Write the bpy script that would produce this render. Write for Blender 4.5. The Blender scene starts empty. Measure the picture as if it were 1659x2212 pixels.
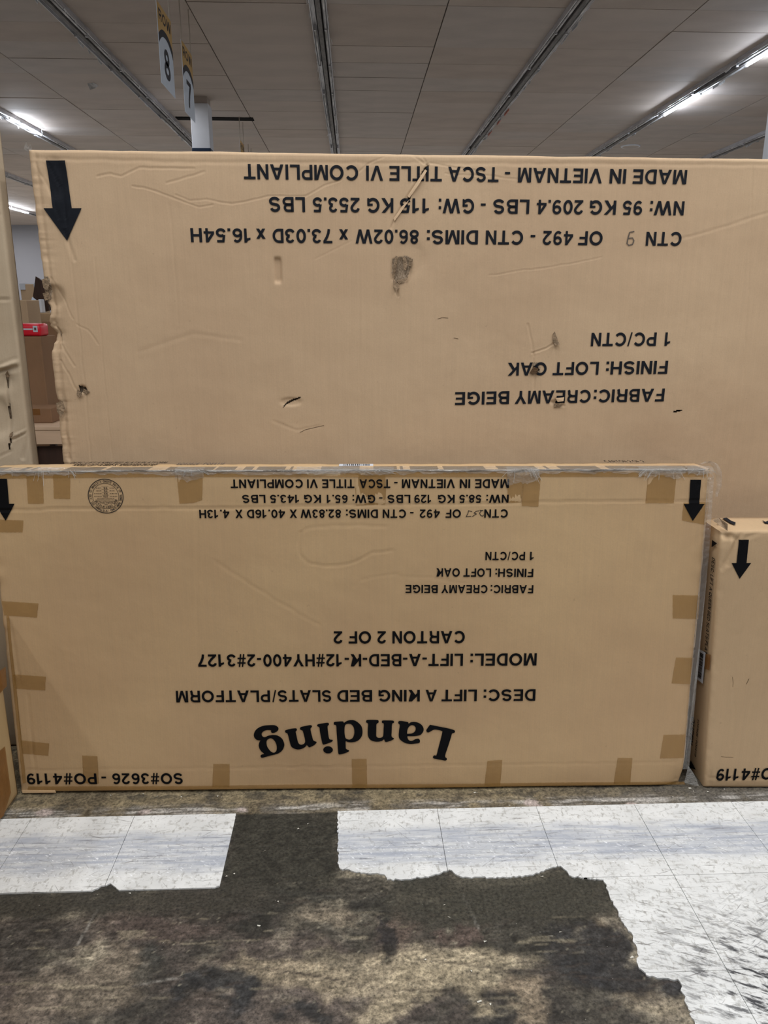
import bpy, bmesh, math, random
import numpy as np
from mathutils import Matrix, Vector
random.seed(7); RNG = np.random.RandomState(11)
SC = bpy.context.scene
COL = SC.collection
PI = math.pi

# ------------------------------------------------------------------ camera
F, TH, YA, RO, CH = 1649.3, 0.2665, 0.0391, 0.0017, 1.4924      # focal px, pitch down, yaw, roll, eye height
CEIL = 4.248
IW, IH = 1659.0, 2212.0
fw = np.array([math.sin(YA)*math.cos(TH), math.cos(YA)*math.cos(TH), -math.sin(TH)])
r0 = np.array([math.cos(YA), -math.sin(YA), 0.0]); u0 = np.cross(r0, fw)
RT = math.cos(RO)*r0 + math.sin(RO)*u0; UP = -math.sin(RO)*r0 + math.cos(RO)*u0
EYE = np.array([0, 0, CH])
cam = bpy.data.cameras.new('camera'); camo = bpy.data.objects.new('camera', cam); COL.objects.link(camo)
cam.sensor_fit = 'VERTICAL'; cam.sensor_height = 36; cam.sensor_width = 27; cam.lens = F*36/IH
cam.clip_start = .02; cam.clip_end = 100
camo.matrix_world = Matrix(((RT[0], UP[0], -fw[0], 0), (RT[1], UP[1], -fw[1], 0), (RT[2], UP[2], -fw[2], CH), (0, 0, 0, 1)))
SC.camera = camo
SC.view_settings.view_transform = 'Standard'; SC.view_settings.look = 'None'
SC.view_settings.gamma = 1; SC.view_settings.use_curve_mapping = False
SC.view_settings.exposure = 0.0

# ------------------------------------------------------------------ world, store lamps outside the frame, added fill lamps over the far hall
w = bpy.data.worlds.new('world'); SC.world = w; w.use_nodes = True
w.node_tree.nodes['Background'].inputs[0].default_value = (.6, .62, .68, 1)
w.node_tree.nodes['Background'].inputs[1].default_value = .3
def area(name, loc, sx, sy, power, col=(.96, .98, 1), rot=(0, 0, 0)):
    l = bpy.data.lights.new(name, 'AREA'); l.shape = 'RECTANGLE'; l.size = sx; l.size_y = sy; l.energy = power; l.color = col
    o = bpy.data.objects.new(name, l); o.location = loc; o.rotation_euler = rot; COL.objects.link(o); return o
for x, e in ((-5.2, .4), (-2.8, .55), (-.31, 1.1), (2.15, 1.2), (4.55, 1.1)):
    for y, k in ((-6.5, 10), (-3.6, 16), (-.9, 32), (1.3, 58)):
        area('tube_and_fill_lamp', (x, y, CEIL-.13), .16, 2.2, e*k)
for x in (-8, -3, 3, 8):  # added fill lamps, not part of the light rows; they brighten the ceiling
    for y, k in ((6.5, 22), (12, 26), (19, 90), (26, 170)):
        area('tube_and_fill_lamp', (x+.35, y, CEIL-.10), .16, 2.2, k, (.96, .97, 1))
for y in (19.0, 23, 27.5): area('tube_and_fill_lamp', (-12.5, y, CEIL-.10), .16, 2.2, 90, (.98, .98, 1))  # added lamps with no fixture, to lift the back wall

# ------------------------------------------------------------------ pixel of the photograph -> point on a real plane
def ray(x, y): return fw + RT*(x-IW/2)/F + UP*(IH/2-y)/F
def on_z(x, y, z=0.0):
    d = ray(x, y); return EYE + d*((z-CH)/d[2])
def on_y(x, y, Y):
    d = ray(x, y); return EYE + d*(Y/d[1])
def on_x(x, y, X):
    d = ray(x, y); return EYE + d*(X/d[0])
class Frame:                                     # a leaning carton face: local x right, z up, y into the carton
    def __init__(s, o, yaw=0, lean=0):
        s.o = np.array(o, float); c, n = math.cos(yaw), math.sin(yaw)
        s.x = np.array([c, n, 0]); s.z = np.array([-n*math.sin(lean), c*math.sin(lean), math.cos(lean)])
        s.y = np.cross(s.z, s.x); s.yaw = yaw; s.lean = lean
        s.M = Matrix(((s.x[0], s.y[0], s.z[0], o[0]), (s.x[1], s.y[1], s.z[1], o[1]), (s.x[2], s.y[2], s.z[2], o[2]), (0, 0, 0, 1)))
    def hit(s, px, py, y=0.0):                   # pixel -> local (x, z) on the plane local y
        d = ray(px, py); o = s.o + s.y*y; t = ((o-EYE) @ s.y)/(d @ s.y); p = EYE + d*t - s.o
        return np.array([p @ s.x, p @ s.z])
    def hitx(s, px, py, x=0.0):                  # pixel -> local (y, z) on the plane local x
        d = ray(px, py); o = s.o + s.x*x; t = ((o-EYE) @ s.x)/(d @ s.x); p = EYE + d*t - s.o
        return np.array([p @ s.y, p @ s.z])
    def hitz(s, px, py, z):
        d = ray(px, py); o = s.o + s.z*z; t = ((o-EYE) @ s.z)/(d @ s.z); p = EYE + d*t - s.o
        return np.array([p @ s.x, p @ s.y])

# ------------------------------------------------------------------ materials
def lin(c): return tuple(((v/255)/12.92 if v/255 <= .04045 else ((v/255+.055)/1.055)**2.4) for v in c)
def mat(name, rgb, rough=.8, spec=.3, metal=0, var=.08, scale=6, bump=0, bscale=60, emit=None, es=0, alpha=1, dark=None, stretch=(1, 1, 1), coord='Object'):
    m = bpy.data.materials.new(name); m.use_nodes = True; nt = m.node_tree; N = nt.nodes; L = nt.links
    b = N['Principled BSDF']; b.inputs['Roughness'].default_value = rough; b.inputs['Specular IOR Level'].default_value = spec
    b.inputs['Metallic'].default_value = metal; b.inputs['Alpha'].default_value = alpha
    tc = N.new('ShaderNodeTexCoord'); mp = N.new('ShaderNodeMapping'); mp.inputs['Scale'].default_value = stretch
    L.new(tc.outputs[coord], mp.inputs['Vector'])
    nz = N.new('ShaderNodeTexNoise'); nz.inputs['Scale'].default_value = scale; nz.inputs['Detail'].default_value = 6
    L.new(mp.outputs[0], nz.inputs['Vector'])
    r = lin(rgb); lo = lin(dark) if dark else tuple(v*(1-var*2) for v in r)
    cr = N.new('ShaderNodeValToRGB'); cr.color_ramp.elements[0].position = .3; cr.color_ramp.elements[1].position = .7
    cr.color_ramp.elements[0].color = (*lo, 1); cr.color_ramp.elements[1].color = (*r, 1)
    L.new(nz.outputs['Fac'], cr.inputs['Fac']); L.new(cr.outputs[0], b.inputs['Base Color'])
    if bump:
        n2 = N.new('ShaderNodeTexNoise'); n2.inputs['Scale'].default_value = bscale; n2.inputs['Detail'].default_value = 4
        L.new(mp.outputs[0], n2.inputs['Vector'])
        bm_ = N.new('ShaderNodeBump'); bm_.inputs['Strength'].default_value = bump; bm_.inputs['Distance'].default_value = .01
        L.new(n2.outputs['Fac'], bm_.inputs['Height']); L.new(bm_.outputs[0], b.inputs['Normal'])
    if emit:
        b.inputs['Emission Color'].default_value = (*emit, 1); b.inputs['Emission Strength'].default_value = es
    return m
def cardboard(name, rgb, rgb2, rough=.75):
    """kraft board: broad blotches, faint flute lines, fibre speckle and dark flecks; 'wear' attribute shows torn core"""
    m = bpy.data.materials.new(name); m.use_nodes = True; nt = m.node_tree; N = nt.nodes; L = nt.links
    b = N['Principled BSDF']; b.inputs['Roughness'].default_value = rough; b.inputs['Specular IOR Level'].default_value = .22
    tc = N.new('ShaderNodeTexCoord')
    def noise(sc, det=5, st=(1, 1, 1)):
        mp = N.new('ShaderNodeMapping'); mp.inputs['Scale'].default_value = st; L.new(tc.outputs['Object'], mp.inputs[0])
        n = N.new('ShaderNodeTexNoise'); n.inputs['Scale'].default_value = sc; n.inputs['Detail'].default_value = det; L.new(mp.outputs[0], n.inputs[0]); return n.outputs['Fac']
    def mix(f, a, bb, bt='MIX'):
        x = N.new('ShaderNodeMix'); x.data_type = 'RGBA'; x.blend_type = bt
        for i, v in ((0, f), (6, a), (7, bb)):
            if isinstance(v, (int, float)): x.inputs[i].default_value = v
            elif isinstance(v, tuple): x.inputs[i].default_value = (*v, 1)
            else: L.new(v, x.inputs[i])
        return x.outputs[2]
    def ramp(f, a, bb, va=0, vb=1):
        r = N.new('ShaderNodeMapRange'); r.inputs[1].default_value = a; r.inputs[2].default_value = bb; r.inputs[3].default_value = va; r.inputs[4].default_value = vb
        L.new(f, r.inputs[0]); return r.outputs[0]
    c = mix(ramp(noise(1.6, 4), .38, .62), lin(rgb), lin(rgb2))
    c = mix(ramp(noise(260, 3), .3, .7, .0, .16), c, (.30, .23, .15))
    c = mix(ramp(noise(14, 4, (6, 1, .35)), .35, .75, 0, .10), c, (.26, .20, .13))
    c = mix(ramp(noise(55, 6), .70, .78, 0, .30), c, (.12, .08, .05))
    at = N.new('ShaderNodeAttribute'); at.attribute_name = 'wear'
    c = mix(at.outputs['Fac'], c, mix(ramp(noise(160, 4, (4, 1, 1)), .4, .6), (.15, .10, .06), (.36, .28, .20)))
    L.new(c, b.inputs['Base Color'])
    wv = N.new('ShaderNodeTexWave'); wv.bands_direction = 'X'; wv.inputs['Scale'].default_value = 42; wv.inputs['Distortion'].default_value = .6
    L.new(tc.outputs['Object'], wv.inputs[0])
    b1 = N.new('ShaderNodeBump'); b1.inputs['Strength'].default_value = .02; b1.inputs['Distance'].default_value = .003; L.new(wv.outputs['Fac'], b1.inputs['Height'])
    b2 = N.new('ShaderNodeBump'); b2.inputs['Strength'].default_value = .22; b2.inputs['Distance'].default_value = .02; L.new(noise(7, 5), b2.inputs['Height']); L.new(b1.outputs[0], b2.inputs['Normal'])
    L.new(b2.outputs[0], b.inputs['Normal'])
    return m
M = {}
M['board_big'] = cardboard('kraft_board_rosy', (192, 165, 134), (184, 156, 126))
M['board_front'] = cardboard('kraft_board_yellow', (187, 157, 118), (179, 148, 112))
M['board_right'] = cardboard('kraft_board_plain', (184, 156, 122), (175, 147, 114))
M['board_left'] = cardboard('kraft_board_tan', (176, 150, 108), (160, 132, 92))  # the low left carton's own browner kraft tint
M['board_tall'] = cardboard('kraft_board_grey', (183, 166, 143), (170, 151, 126))
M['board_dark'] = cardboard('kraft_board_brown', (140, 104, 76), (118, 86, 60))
M['ink'] = mat('black_ink', (9, 9, 12), .7, .12, var=.1, scale=40)
M['ink_blue'] = mat('worn_black_ink', (22, 25, 32), .7, .15, var=.12, scale=60)
M['pen'] = mat('marker_pen', (92, 82, 74), .7, var=.1)
M['pen_dark'] = mat('dark_marker_pen', (52, 44, 38), .7, var=.1)
M['tape'] = mat('tan_tape', (164, 124, 66), .42, .45, alpha=.50, var=.08, scale=30, bump=.15, bscale=90)
M['tape_dark'] = mat('brown_tape', (138, 92, 44), .32, .5, alpha=.72, var=.1, scale=30, bump=.1)
M['tape_top'] = mat('dimmed_tape', (104, 86, 62), .5, .4, alpha=.62, var=.15, scale=12, bump=.2)  # tape coloured darker so the overlit top face reads dimmer
M['film'] = mat('clear_stretch_film', (190, 188, 184), .14, .9, alpha=.20, var=.05, bump=.9, bscale=55, stretch=(1, 1, 2.2))
M['film_edge'] = mat('milky_bunched_film', (190, 186, 180), .16, .9, alpha=.22, var=.1, bump=1, bscale=70)
M['torn'] = mat('torn_board', (150, 128, 104), .95, .1, var=.25, scale=90, bump=.5, bscale=150)
M['torn_dark'] = mat('torn_board_core', (104, 82, 62), .95, .1, var=.3, scale=120, bump=.5)
M['white'] = mat('white_paint', (214, 218, 226), .55, var=.04)
M['label'] = mat('white_label', (196, 200, 208), .5, var=.04)
M['navy'] = mat('navy_paint', (22, 42, 66), .5, var=.1)
M['sign_navy'] = mat('navy_print', (24, 30, 46), .5, var=.05)
M['sign_white'] = mat('sign_card', (214, 226, 242), .45, var=.03)
M['sign_gold'] = mat('gold_print', (206, 168, 104), .5, var=.06)
M['cord'] = mat('white_cord', (190, 180, 168), .8)
M['housing'] = mat('fixture_housing', (206, 206, 212), .38, .5, metal=.1, var=.22, scale=9, stretch=(6, .6, 6))
M['housing_dark'] = mat('fixture_channel', (120, 116, 114), .6, var=.3, scale=12, stretch=(4, .8, 4))
M['tube'] = mat('dead_tube', (196, 194, 194), .25, .6, var=.22, scale=5, stretch=(1, 1.2, 1))
M['tube_lit'] = mat('lit_tube', (255, 255, 255), .3, emit=(.80, .89, 1), es=75)
M['shard'] = mat('broken_diffuser', (214, 214, 216), .35, .6, var=.25, scale=20)
M['shard_red'] = mat('red_wire', (196, 120, 100), .6)
M['gap'] = mat('gap_shade', (22, 21, 20), .95, .1)
M['wall'] = mat('grey_wall', (150, 150, 155), .85, var=.03, scale=.6)
M['red'] = mat('red_plastic', (214, 22, 44), .35, .5, var=.05)
M['wood_light'] = mat('pale_board', (206, 176, 148), .6, var=.08, scale=4, stretch=(1, 8, 8))
M['wood_dark'] = mat('dark_wood', (64, 44, 34), .6, var=.2, scale=6, stretch=(6, 6, 1))
M['crumb'] = mat('white_crumb', (208, 204, 192), .8)
M['bar'] = mat('barcode_black', (20, 20, 24), .6)

# ------------------------------------------------------------------ object helpers
def link(name, me, m=None, parent=None, loc=None):
    o = bpy.data.objects.new(name, me); COL.objects.link(o)
    if m is not None and me is not None: me.materials.append(m)
    if parent is not None: o.parent = parent
    if loc is not None: o.location = loc
    return o
def mesh(name, v, f, m=None, parent=None, smooth=False, loc=None):
    me = bpy.data.meshes.new(name); me.from_pydata([tuple(map(float, p)) for p in v], [], [tuple(map(int, q)) for q in f]); me.update()
    if smooth: me.polygons.foreach_set('use_smooth', [True]*len(me.polygons))
    return link(name, me, m, parent, loc)
def thing(name, label, cat, loc=(0, 0, 0), group=None, frame=None):
    o = bpy.data.objects.new(name, None); COL.objects.link(o); o.empty_display_size = .1
    if frame: o.matrix_world = frame.M
    else: o.location = loc
    o['label'] = label; o['category'] = cat
    if group: o['group'] = group
    return o
def tag(o, label, cat, group=None):
    o['label'] = label; o['category'] = cat
    if group: o['group'] = group
    return o
class MB:
    def __init__(s): s.v = []; s.f = []
    def add(s, v, f):
        n = len(s.v); s.v += [tuple(p) for p in v]; s.f += [tuple(i+n for i in q) for q in f]; return s
    def box(s, x0, x1, y0, y1, z0, z1, bev=0):
        if bev:
            b = bmesh.new(); bmesh.ops.create_cube(b, size=1)
            for q in b.verts: q.co = Vector(((x0+x1)/2+q.co.x*(x1-x0), (y0+y1)/2+q.co.y*(y1-y0), (z0+z1)/2+q.co.z*(z1-z0)))
            bmesh.ops.bevel(b, geom=b.edges[:]+b.verts[:], offset=bev, segments=2, affect='EDGES', profile=.5)
            b.verts.index_update(); s.add([tuple(q.co) for q in b.verts], [[q.index for q in fc.verts] for fc in b.faces]); b.free(); return s
        v = [(x, y, z) for z in (z0, z1) for y in (y0, y1) for x in (x0, x1)]
        return s.add(v, [(0, 2, 3, 1), (4, 5, 7, 6), (0, 1, 5, 4), (2, 6, 7, 3), (0, 4, 6, 2), (1, 3, 7, 5)])
    def tube(s, pts, r, n=8):
        P = [Vector(p) for p in pts]; v = []; f = []
        for i, p in enumerate(P):
            t = (P[min(i+1, len(P)-1)]-P[max(i-1, 0)]).normalized(); a = t.orthogonal().normalized(); b = t.cross(a)
            if i and (a.dot(pa) < 0): pass
            pa = a
            for k in range(n): v.append(tuple(p+(a*math.cos(2*PI*k/n)+b*math.sin(2*PI*k/n))*r))
        for i in range(len(P)-1):
            for k in range(n): f.append((i*n+k, i*n+(k+1) % n, (i+1)*n+(k+1) % n, (i+1)*n+k))
        f.append(tuple(range(n))[::-1]); f.append(tuple((len(P)-1)*n+k for k in range(n)))
        return s.add(v, f)
    def build(s, name, m, parent=None, smooth=False): return mesh(name, s.v, s.f, m, parent, smooth)

# ------------------------------------------------------------------ a bold grotesque letter set (cap height 1)
def sw(pts, w, closed=False):
    P = [np.array(p, float) for p in pts]; n = len(P); v = []; f = []
    for i in range(n):
        a = P[i-1] if (i or closed) else None; c = P[(i+1) % n] if (i < n-1 or closed) else None
        d1 = (P[i]-a)/np.linalg.norm(P[i]-a) if a is not None else None
        d2 = (c-P[i])/np.linalg.norm(c-P[i]) if c is not None else None
        if d1 is None: d1 = d2
        if d2 is None: d2 = d1
        n1 = np.array([-d1[1], d1[0]]); n2 = np.array([-d2[1], d2[0]]); m_ = (n1+n2); m_ /= max(np.linalg.norm(m_), 1e-6)
        k = w/2/max(.45, m_ @ n1); v += [P[i]+m_*k, P[i]-m_*k]
    for i in range(n if closed else n-1):
        j = (i+1) % n; f.append((2*i, 2*i+1, 2*j+1, 2*j))
    return v, f
def arc(cx, cy, rx, ry, a0, a1, n=12): return [(cx+rx*math.cos(math.radians(a0+(a1-a0)*i/n)), cy+ry*math.sin(math.radians(a0+(a1-a0)*i/n))) for i in range(n+1)]
def ring(cx, cy, rx, ry, w, n=22): return sw(arc(cx, cy, rx, ry, 0, 360, n)[:-1], w, True)
def pg(*p): return list(p), [tuple(range(len(p)))]
def rc(x0, x1, y0, y1): return pg((x0, y0), (x1, y0), (x1, y1), (x0, y1))
def mir(g, c): return [(2*c-x, y) for x, y in g[0]], [q[::-1] for q in g[1]]
T = .195
legA = pg((0, 0), (.22, 0), (.47, .78), (.47, 1), (.36, 1)); legV = pg((0, 1), (.36, 0), (.47, 0), (.47, .27), (.22, 1))
st = rc(0, .2, 0, 1)
six = [ring(.36, .31, .25, .225, .18), sw(arc(.39, .52, .285, .40, 48, 200, 10), .17)]
G = {
 'A': (.94, [legA, mir(legA, .47), pg((.25, .22), (.69, .22), (.64, .385), (.30, .385))]),
 'B': (.80, [st, sw([(.1, .915), (.44, .915)]+arc(.44, .715, .19, .2, 80, -90, 8)[1:]+[(.1, .515)], .17), sw([(.1, .5), (.47, .5)]+arc(.47, .2925, .23, .2075, 80, -90, 8)[1:]+[(.1, .085)], .175)]),
 'C': (.90, [sw(arc(.48, .5, .38, .415, 38, 322, 20), T)]),
 'D': (.82, [st, sw([(.1, .915), (.34, .915)]+arc(.34, .5, .375, .415, 82, -90, 12)[0:]+[(.1, .085)], .18)]),
 'E': (.72, [st, rc(.19, .71, .83, 1), rc(.19, .66, .42, .58), rc(.19, .72, 0, .17)]),
 'F': (.68, [st, rc(.19, .68, .83, 1), rc(.19, .60, .40, .56)]),
 'G': (.95, [sw(arc(.48, .5, .38, .415, 38, 318, 20), T), rc(.50, .90, .38, .54), pg((.76, .02), (.90, .02), (.90, .54), (.71, .54))]),
 'H': (.80, [st, rc(.6, .8, 0, 1), rc(.19, .61, .42, .59)]),
 'I': (.20, [st]),
 'K': (.88, [st, pg((.19, .26), (.34, .43), (.62, 0), (.88, 0), (.48, .58), (.86, 1), (.60, 1), (.19, .53))]),
 'L': (.68, [st, rc(.19, .68, 0, .17)]),
 'M': (.96, [rc(0, .18, 0, 1), rc(.78, .96, 0, 1), pg((.18, 1), (.18, .72), (.39, 0), (.48, 0), (.48, .32), (.27, 1)), pg((.78, 1), (.69, 1), (.48, .32), (.48, 0), (.57, 0), (.78, .72))]),
 'N': (.78, [rc(0, .19, 0, 1), rc(.59, .78, 0, 1), pg((.19, 1), (.19, .66), (.58, 0), (.59, 0), (.59, .34), (.2, 1))]),
 'O': (.98, [ring(.49, .5, .39, .415, T)]),
 'P': (.76, [st, sw([(.1, .915), (.44, .915)]+arc(.44, .67, .225, .245, 82, -90, 9)+[(.1, .425)], .175)]),
 'Q': (.98, [ring(.49, .5, .39, .415, T), sw([(.52, .28), (.92, -.02)], .16)]),
 'R': (.84, [st, sw([(.1, .915), (.47, .915)]+arc(.47, .69, .225, .225, 82, -90, 9)+[(.1, .465)], .175), sw([(.45, .46), (.60, .41), (.655, .30), (.665, .12), (.71, 0)], .19)]),
 'S': (.82, [sw(arc(.40, .705, .275, .215, 15, 235, 12)+arc(.42, .29, .30, .205, 62, -165, 14), .185)]),
 'T': (.82, [rc(0, .82, .83, 1), rc(.31, .51, 0, .84)]),
 'U': (.80, [sw([(.1, 1), (.1, .36)]+arc(.4, .36, .3, .275, 180, 360, 10)+[(.7, 1)], T)]),
 'V': (.94, [legV, mir(legV, .47)]),
 'W': (1.34, [pg((0, 1), (.25, 0), (.46, 0), (.36, .38), (.21, 1)), pg((.36, .38), (.36, 0), (.46, 0), (.67, .72), (.67, 1), (.55, 1)), pg((.98, .38), (.79, 1), (.67, 1), (.67, .72), (.88, 0), (.98, 0)), pg((1.34, 1), (1.13, 1), (.98, .38), (.88, 0), (1.09, 0))]),
 'X': (.90, [pg((0, 1), (.66, 0), (.90, 0), (.24, 1)), pg((0, 0), (.24, 0), (.90, 1), (.66, 1))]),
 'x': (.66, [pg((0, .72), (.44, 0), (.66, 0), (.22, .72)), pg((0, 0), (.22, 0), (.66, .72), (.44, .72))]),
 'Y': (.90, [pg((0, 1), (.35, .40), (.45, .40), (.45, .6), (.24, 1)), pg((.90, 1), (.66, 1), (.45, .6), (.45, .40), (.55, .40)), rc(.35, .55, 0, .41)]),
 'Z': (.78, [rc(.03, .76, .83, 1), rc(0, .78, 0, .17), pg((0, .17), (.26, .17), (.76, .83), (.5, .83))]),
 '0': (.70, [ring(.35, .5, .26, .415, .19)]),
 '1': (.43, [rc(.25, .44, 0, 1), pg((0, .64), (.26, .70), (.26, 1), (.20, .87), (0, .79))]),
 '2': (.70, [sw(arc(.36, .70, .255, .215, 175, -30, 12)+[(.42, .38), (.16, .13)], .185), rc(.03, .69, 0, .17)]),
 '3': (.70, [sw(arc(.34, .725, .225, .19, 168, -75, 12), .175), sw(arc(.35, .29, .265, .205, 88, -168, 13), .185)]),
 '4': (.74, [rc(.43, .61, 0, 1), rc(0, .74, .22, .38), pg((0, .24), (.2, .36), (.47, .76), (.47, 1), (.42, 1), (0, .40))]),
 '5': (.70, [rc(.13, .64, .83, 1), pg((.13, 1), (.04, .46), (.22, .50), (.29, .90)), sw(arc(.35, .31, .265, .225, 135, -168, 14), .185)]),
 '6': (.72, six), '9': (.72, [([(.72-x, 1-y) for x, y in g[0]], g[1]) for g in six]),
 '7': (.68, [rc(0, .67, .83, 1), sw([(.585, .88), (.40, .56), (.29, .28), (.25, 0)], .19)]),
 '8': (.72, [ring(.36, .73, .21, .185, .175), ring(.36, .29, .265, .205, .185)]),
 '#': (.74, [sw([(.17, -.02), (.31, 1.02)], .12), sw([(.43, -.02), (.57, 1.02)], .12), rc(.03, .74, .64, .76), rc(0, .71, .27, .39)]),
 '-': (.36, [rc(0, .36, .30, .46)]), ':': (.20, [rc(0, .2, 0, .2), rc(0, .2, .52, .72)]), '.': (.20, [rc(0, .2, 0, .2)]),
 ',': (.20, [pg((0, -.12), (.12, -.12), (.2, .02), (.2, .2), (0, .2))]), '/': (.34, [sw([(.05, -.02), (.29, 1.02)], .11)]),
 '(': (.28, [sw(arc(.45, .4, .36, .6, 130, 230, 8), .15)]), ')': (.28, [sw(arc(-.17, .4, .36, .6, 50, -50, 8), .15)]),
}
def text_geo(s, gap=.125):
    v, f, x = [], [], 0
    for ch in s:
        if ch == ' ': x += .36; continue
        wd, parts = G[ch]
        lead = .12 if ch == '1' else 0
        x += lead
        for pv, pf in parts:
            n = len(v); v += [(px+x, py) for px, py in pv]; f += [tuple(i+n for i in q) for q in pf]
        x += wd+gap
    v = np.array(v); x0, x1 = v[:, 0].min(), v[:, 0].max(); v[:, 0] = (v[:, 0]-x0)/(x1-x0)
    return v, f, (x1-x0)
def slice_mesh(vx, vz, f, step):
    """cut flat print into narrow strips so that it can follow the creases of the board"""
    b = bmesh.new(); V = [b.verts.new((x, 0, z)) for x, z in zip(vx, vz)]
    for q in f:
        try: b.faces.new([V[i] for i in q])
        except ValueError: pass
    if step:
        for ax, lo, hi in ((0, min(vx), max(vx)), (2, min(vz), max(vz))):
            k = math.ceil((hi-lo)/step); nrm = Vector((1, 0, 0)) if ax == 0 else Vector((0, 0, 1))
            for i in range(1, k):
                c = Vector((0, 0, 0)); c[ax] = lo+(hi-lo)*i/k
                bmesh.ops.bisect_plane(b, geom=b.verts[:]+b.edges[:]+b.faces[:], plane_co=c, plane_no=nrm)
    bmesh.ops.triangulate(b, faces=b.faces[:])
    b.verts.index_update(); co = np.array([v.co[:] for v in b.verts]); fs = [[v.index for v in q.verts] for q in b.faces]; b.free()
    return co, fs

# ------------------------------------------------------------------ noise and creases
def vnoise(x, y, seed):
    def h(i, j):
        n = (i*374761393+j*668265263+seed*982451653) & 0x7fffffff
        n = ((n ^ (n >> 13))*1274126177) & 0x7fffffff
        return ((n ^ (n >> 16)) & 0xffff)/65535.0
    xi = np.floor(x).astype(np.int64); yi = np.floor(y).astype(np.int64); u = x-xi; v = y-yi; u = u*u*(3-2*u); v = v*v*(3-2*v)
    return (h(xi, yi)*(1-u)+h(xi+1, yi)*u)*(1-v)+(h(xi, yi+1)*(1-u)+h(xi+1, yi+1)*u)*v
def fbm(x, y, seed=0, o=5):
    s = 0; a = .5; t = 0
    for k in range(o): s = s+a*vnoise(x*2**k, y*2**k, seed+k*17); t += a; a *= .5
    return s/t
def seg_dist(x, z, p, q):
    d = q-p; L2 = max(d @ d, 1e-12); t = np.clip(((x-p[0])*d[0]+(z-p[1])*d[1])/L2, 0, 1)
    return np.hypot(x-p[0]-t*d[0], z-p[1]-t*d[1]), (x-p[0])*d[1]-(z-p[1])*d[0], t
class Relief:
    def __init__(s, frame, creases, dents=(), wob=.0025, seed=3):
        s.c = []; s.wob = wob; s.seed = seed
        for pts, wd, dp in creases: s.c.append(([frame.hit(*p) for p in pts], wd, dp))
        s.d = [(frame.hit(cx, cy), rx, ry, dp, pw) for cx, cy, rx, ry, dp, pw in dents]
    def __call__(s, x, z):
        x = np.asarray(x, float); z = np.asarray(z, float)
        o = s.wob*(fbm(x*2.3+5, z*2.3, s.seed, 3)-.5)*2
        for pts, wd, dp in s.c:
            best = np.full(x.shape, 9.)
            P = np.array(pts); lo = P.min(0)-wd*4; hi = P.max(0)+wd*4
            m = (x > lo[0]) & (x < hi[0]) & (z > lo[1]) & (z < hi[1])
            if not m.any(): continue
            xm, zm = x[m], z[m]; bb = np.full(xm.shape, 9.)
            jx = (fbm(xm*28, zm*28, s.seed+9, 2)-.5)*.006
            for a, b in zip(pts[:-1], pts[1:]): bb = np.minimum(bb, seg_dist(xm+jx, zm+jx, a, b)[0])
            best[m] = bb
            o = o - dp*np.exp(-(best/wd)**2) + dp*.22*np.exp(-((best-wd*2.0)/wd)**2)
        for c, rx, rz, dp, pw in s.d:
            r = (np.abs((x-c[0])/rx)**pw+np.abs((z-c[1])/rz)**pw)**(1/pw)
            o = o - dp/(1+np.exp((r-1)*(8 if pw < 3 else 16)))
        return o                                   # metres towards the viewer (+) or into the carton (-)
def in_poly(x, z, P):
    ins = np.zeros(x.shape, bool); n = len(P); j = n-1
    for i in range(n):
        c = ((P[i][1] > z) != (P[j][1] > z)) & (x < (P[j][0]-P[i][0])*(z-P[i][1])/(P[j][1]-P[i][1]+1e-12)+P[i][0]); ins ^= c; j = i
    return ins
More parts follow.
